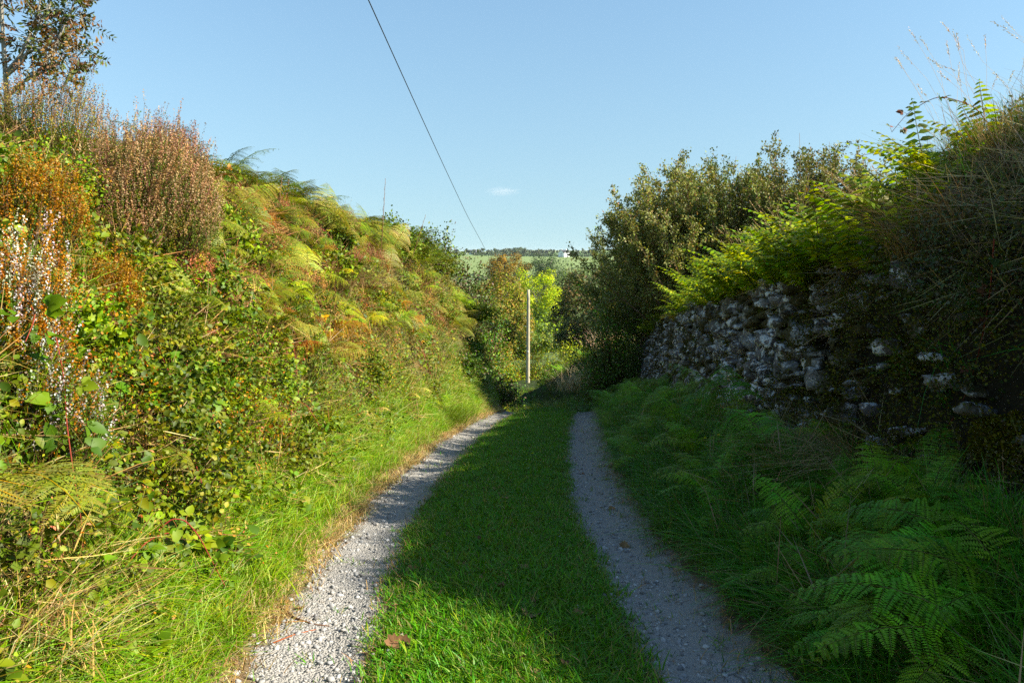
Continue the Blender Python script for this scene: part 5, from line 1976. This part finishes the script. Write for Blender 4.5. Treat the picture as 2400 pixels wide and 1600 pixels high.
# ------------------------------------------------------------------ far side of the valley
rng2 = rng
FAR_HAZED = [(.075, .10, .06), (.085, .11, .065), (.065, .09, .06), (.10, .11, .065)]  # leaf colours shifted towards blue to stand in for distance haze
def far_trees():
    fr = [(1095, 590, 880, 24), (1110, 589, 900, 20), (1128, 586, 900, 26), (1150, 584, 930, 30), (1172, 582, 950, 34), (1190, 580, 960, 30), (1208, 581, 900, 34), (1222, 579, 880, 36), (1165, 590, 840, 40), (1185, 588, 830, 42),
          (1200, 586, 835, 40), (1215, 584, 830, 44), (1228, 582, 830, 40), (1248, 580, 930, 26), (1258, 579, 930, 28), (1268, 580, 940, 24), (1282, 582, 960, 18), (1295, 584, 950, 22), (1312, 583, 920, 26), (1328, 583, 930, 26),
          (1340, 584, 960, 24), (1352, 583, 940, 26), (1368, 584, 930, 26), (1385, 583, 940, 28), (1400, 583, 930, 28), (1070, 590, 900, 18), (1050, 591, 950, 18)]
    for (px, py, d, w) in fr:
        b, h, ww = tree_px(px, py, d, w)
        h = max(h, 7) * U(.7, 1.2)
        crown_tree('distant_tree', 'blue green tree in the row along the skyline of the far hill', b, h, ww * .75, 16, 700, 1.3, FAR_HAZED, None, .35, group='trees along the skyline of the far hill', low=.02)
far_trees()


def hedge(label, x0, y0, x1, y1, hgt, wid, n, cols=FAR_HAZED):
    t = thing('hedge', label, 'hedge', (x0, y0, float(H(x0, y0))))
    o = np.array(t.location)
    g = G()
    f = rng.uniform(0, 1, n)
    x, y = x0 + (x1 - x0) * f, y0 + (y1 - y0) * f
    hh = hgt * (.8 + .35 * np.sin(f * 37 + x0) * np.sin(f * 91)) 
    P = np.stack([x + rng.normal(0, wid * .3, n), y + rng.normal(0, wid * .3, n), H(x, y) + hh * rng.uniform(0, 1, n) ** .7], 1)
    up = norm(rand_dirs(n) + [0, -.3, .5])
    D = norm(np.cross(up, rand_dirs(n)))
    L = rng.uniform(.7, 1.5, (n, 1)) * max(.6, hgt * .35)
    leaf4(g, P - o, D * L, np.cross(up, D) * L * .4, pick(cols, n), .2)
    obj('foliage', g.mesh('foliage', M_TREE), t)


hedge('long dark hedge along the top of the pale green far field', -40, 815, 150, 830, 3.2, 2.5, 2600)
hedge('hedge dropping down the far hill at the edge of the pale green field', -62, 560, -52, 815, 2.6, 2.5, 2000)
hedge('middle hedge between the bluish fields of the far hill', -190, 640, -55, 700, 3, 2.5, 2200)
hedge('upper hedge between the bluish fields of the far hill', -230, 790, -60, 830, 3, 2.5, 2200, [(.09, .085, .05), (.06, .08, .035)])
hedge('skyline hedge on the far hill near the small white house', -300, 960, -40, 930, 2.6, 2.5, 2200)
hedge('hedge in the valley bottom under the pale green field', -120, 470, 140, 500, 4, 3, 2600)


def house(name, label, x, y, L, D, hw, hr, face, chim=2):
    z = float(H(x, y)) - .3
    t = thing(name, label, 'house', (x, y, z), face)
    M_RENDER = MATS.setdefault('render', simple_mat('white_render', (.8, .8, .78), .8, 3, 0, (.74, .74, .72)))
    M_SLATE = MATS.setdefault('slate', simple_mat('slate_roof', (.10, .10, .115), .6, 2, 0, (.07, .07, .08)))
    M_WIN = MATS.setdefault('win', simple_mat('dark_window', (.03, .035, .045), .15))
    v = np.array([(-L, -D, 0), (L, -D, 0), (L, D, 0), (-L, D, 0), (-L, -D, hw), (L, -D, hw), (L, D, hw), (-L, D, hw), (-L, 0, hr), (L, 0, hr)], float) * [.5, .5, 1]
    g = G().add(v, [(0, 1, 5, 4), (2, 3, 7, 6)], None, (.8, .8, .8))
    me = bpy.data.meshes.new('walls')
    me.from_pydata([tuple(a) for a in v], [], [(0, 1, 5, 4), (2, 3, 7, 6), (1, 2, 6, 9, 5), (3, 0, 4, 8, 7)])
    me.materials.append(M_RENDER)
    obj('walls', me, t)
    e, o_ = .25, .3
    r = np.array([(-L / 2 - e, -D / 2 - o_, hw - .15), (L / 2 + e, -D / 2 - o_, hw - .15), (L / 2 + e, 0, hr + .08), (-L / 2 - e, 0, hr + .08), (-L / 2 - e, D / 2 + o_, hw - .15), (L / 2 + e, D / 2 + o_, hw - .15)])
    r2 = r + [0, 0, .2]
    g = G().add(np.concatenate([r, r2]), [(0, 3, 2, 1), (3, 4, 5, 2), (6, 7, 8, 9), (9, 8, 11, 10), (0, 1, 7, 6), (4, 10, 11, 5), (1, 2, 8, 7), (2, 5, 11, 8), (0, 6, 9, 3), (3, 9, 10, 4)], None, (.1, .1, .1))
    rf = obj('roof', g.mesh('roof', M_SLATE), t)
    def box(nm, c, s, m, par):
        vv, qq = rock_geo(1, 0, 0, (1, 1, 1))
        return obj(nm, G().add(vv * s + np.array(c), qq, None, (.5, .5, .5)).mesh(nm, m), par)
    for k in range(chim):
        box('chimney', ((-.42 + .84 * k) * L, 0, hr + .5), (.7, .7, 1.4), M_RENDER, rf)
    for xx in np.linspace(-.32, .32, 3):
        for zz in ((1.3, hw - 1.2) if hw > 4 else (1.4,)):
            box('window', (xx * L, -D / 2 - .02, zz), (1.0, .08, 1.3), M_WIN, t)
    for zz in ((1.3, hw - 1.0) if hw > 4 else (1.4,)):
        box('window', (-L / 2 - .02, 0, zz), (.08, 1.0, 1.3), M_WIN, t)
    box('door', (.1 * L, -D / 2 - .03, 1.05), (1.0, .08, 2.1), M_WIN, t)


MATS = {}
p = at_depth(1322, 593, 800)
house('white_house', 'white gabled house with a slate roof at the top of the pale green far field', p[0], 803, 9.5, 7, 4.6, 7.2, .9)
p = at_depth(1104, 588, 900)
house('white_house', 'small low white house on the skyline above the bluish far fields', p[0], 905, 12, 6, 2.9, 5.2, .15)


# ------------------------------------------------------------------ cloud and air
m, n, l = new_mat('cloud_vapour')
tc = n.new('ShaderNodeTexCoord')
ln_ = n.new('ShaderNodeVectorMath')
ln_.operation = 'LENGTH'
l.new(tc.outputs['Object'], ln_.inputs[0])
nz = n.new('ShaderNodeTexNoise')
nz.inputs['Scale'].default_value = 2.6
nz.inputs['Detail'].default_value = 4
l.new(tc.outputs['Object'], nz.inputs['Vector'])
sb = n.new('ShaderNodeMath')
sb.operation = 'SUBTRACT'
l.new(nz.outputs[0], sb.inputs[0])
ml = n.new('ShaderNodeMath')
ml.operation = 'MULTIPLY'
ml.inputs[1].default_value = .55
l.new(ln_.outputs['Value'], ml.inputs[0])
l.new(ml.outputs[0], sb.inputs[1])
m2 = n.new('ShaderNodeMath')
m2.operation = 'MULTIPLY'
m2.use_clamp = True
m2.inputs[1].default_value = .022
l.new(sb.outputs[0], m2.inputs[0])
pv = n.new('ShaderNodeVolumePrincipled')
pv.inputs['Color'].default_value = (1, 1, 1, 1)
l.new(m2.outputs[0], pv.inputs['Density'])
ot = n.new('ShaderNodeOutputMaterial')
l.new(pv.outputs[0], ot.inputs['Volume'])
v, q = rock_geo(3, 0, 1, (2, 2, 2))
v = norm(v)
me = G().add(v, q, None, (1, 1, 1)).mesh('cloud', m)
c = at_depth(1178, 449, 3000)
o = obj('cloud', me, None, tuple(c), kind='structure')          # a faint wisp
o.scale = (75, 30, 20)

# ------------------------------------------------------------------ the thin haze of the air
m, n, l = new_mat('thin_haze')
pv = n.new('ShaderNodeVolumePrincipled')
pv.inputs['Color'].default_value = (.86, .94, 1, 1)
pv.inputs['Density'].default_value = .00006
ot = n.new('ShaderNodeOutputMaterial')
l.new(pv.outputs[0], ot.inputs['Volume'])
lo, hi = (-4300, -48, -32), (4300, 6900, 20.5)
me = bpy.data.meshes.new('haze')
me.from_pydata([(x, y, z) for z in (lo[2], hi[2]) for y in (lo[1], hi[1]) for x in (lo[0], hi[0])], [], [(0, 2, 3, 1), (4, 5, 7, 6), (0, 1, 5, 4), (2, 6, 7, 3), (0, 4, 6, 2), (1, 3, 7, 5)])
me.materials.append(m)
obj('haze', me, kind='stuff')


# ------------------------------------------------------------------ sky, sun, camera
wld = bpy.data.worlds.new('World')
SC.world = wld
wld.use_nodes = True
nt = wld.node_tree
nt.nodes.clear()
sk = nt.nodes.new('ShaderNodeTexSky')
sk.sky_type = 'NISHITA'
sk.sun_disc = False
sk.sun_elevation = SUN_EL
sk.sun_rotation = SUN_AZ
sk.altitude = 0
sk.air_density = 1.4
sk.dust_density = .3
sk.ozone_density = 4
bg = nt.nodes.new('ShaderNodeBackground')
bg.inputs['Strength'].default_value = .063
ow = nt.nodes.new('ShaderNodeOutputWorld')
tcw = nt.nodes.new('ShaderNodeTexCoord')
sp_ = nt.nodes.new('ShaderNodeSeparateXYZ')
cb_ = nt.nodes.new('ShaderNodeCombineXYZ')
mz = nt.nodes.new('ShaderNodeMath')
mz.operation = 'MULTIPLY_ADD'
mz.inputs[1].default_value, mz.inputs[2].default_value = .52, .105
nm_ = nt.nodes.new('ShaderNodeVectorMath')
nm_.operation = 'NORMALIZE'
nt.links.new(tcw.outputs['Generated'], sp_.inputs[0])
nt.links.new(sp_.outputs[0], cb_.inputs[0])
nt.links.new(sp_.outputs[1], cb_.inputs[1])
nt.links.new(sp_.outputs[2], mz.inputs[0])
nt.links.new(mz.outputs[0], cb_.inputs[2])
nt.links.new(cb_.outputs[0], nm_.inputs[0])
nt.links.new(nm_.outputs[0], sk.inputs[0])
tn = nt.nodes.new('ShaderNodeMix')
tn.data_type, tn.blend_type = 'RGBA', 'MULTIPLY'
tn.inputs['Factor'].default_value = 1
tn.inputs[7].default_value = (.92, 1.0, 1.03, 1)
nt.links.new(sk.outputs[0], tn.inputs[6])
nt.links.new(tn.outputs[2], bg.inputs[0])
nt.links.new(bg.outputs[0], ow.inputs[0])

sd = bpy.data.lights.new('sun', 'SUN')
sd.energy = 5.0
sd.angle = math.radians(.5)
sd.color = (1, .93, .80)
so_ = bpy.data.objects.new('sun', sd)
COL.objects.link(so_)
to_sun = Vector((math.sin(SUN_AZ) * math.cos(SUN_EL), math.cos(SUN_AZ) * math.cos(SUN_EL), math.sin(SUN_EL)))
so_.rotation_euler = to_sun.to_track_quat('Z', 'Y').to_euler()
so_.location = (20, 0, 30)

cd = bpy.data.cameras.new('camera')
cd.lens = FOC
cd.sensor_width = 36
cd.clip_end = 12000
cd.clip_start = .05
co = bpy.data.objects.new('camera', cd)
COL.objects.link(co)
co.location = EYE
co.rotation_euler = (PI / 2 - PITCH, 0, 0)
SC.camera = co
SC.view_settings.view_transform = 'Standard'
SC.view_settings.look = 'None'
SC.view_settings.exposure = 1.42
SC.cycles.max_bounces = 6
SC.cycles.diffuse_bounces = 3
SC.cycles.transmission_bounces = 4
SC.cycles.use_denoising = False
SC.cycles.adaptive_threshold = .006
SC.render.filter_size = 1.3
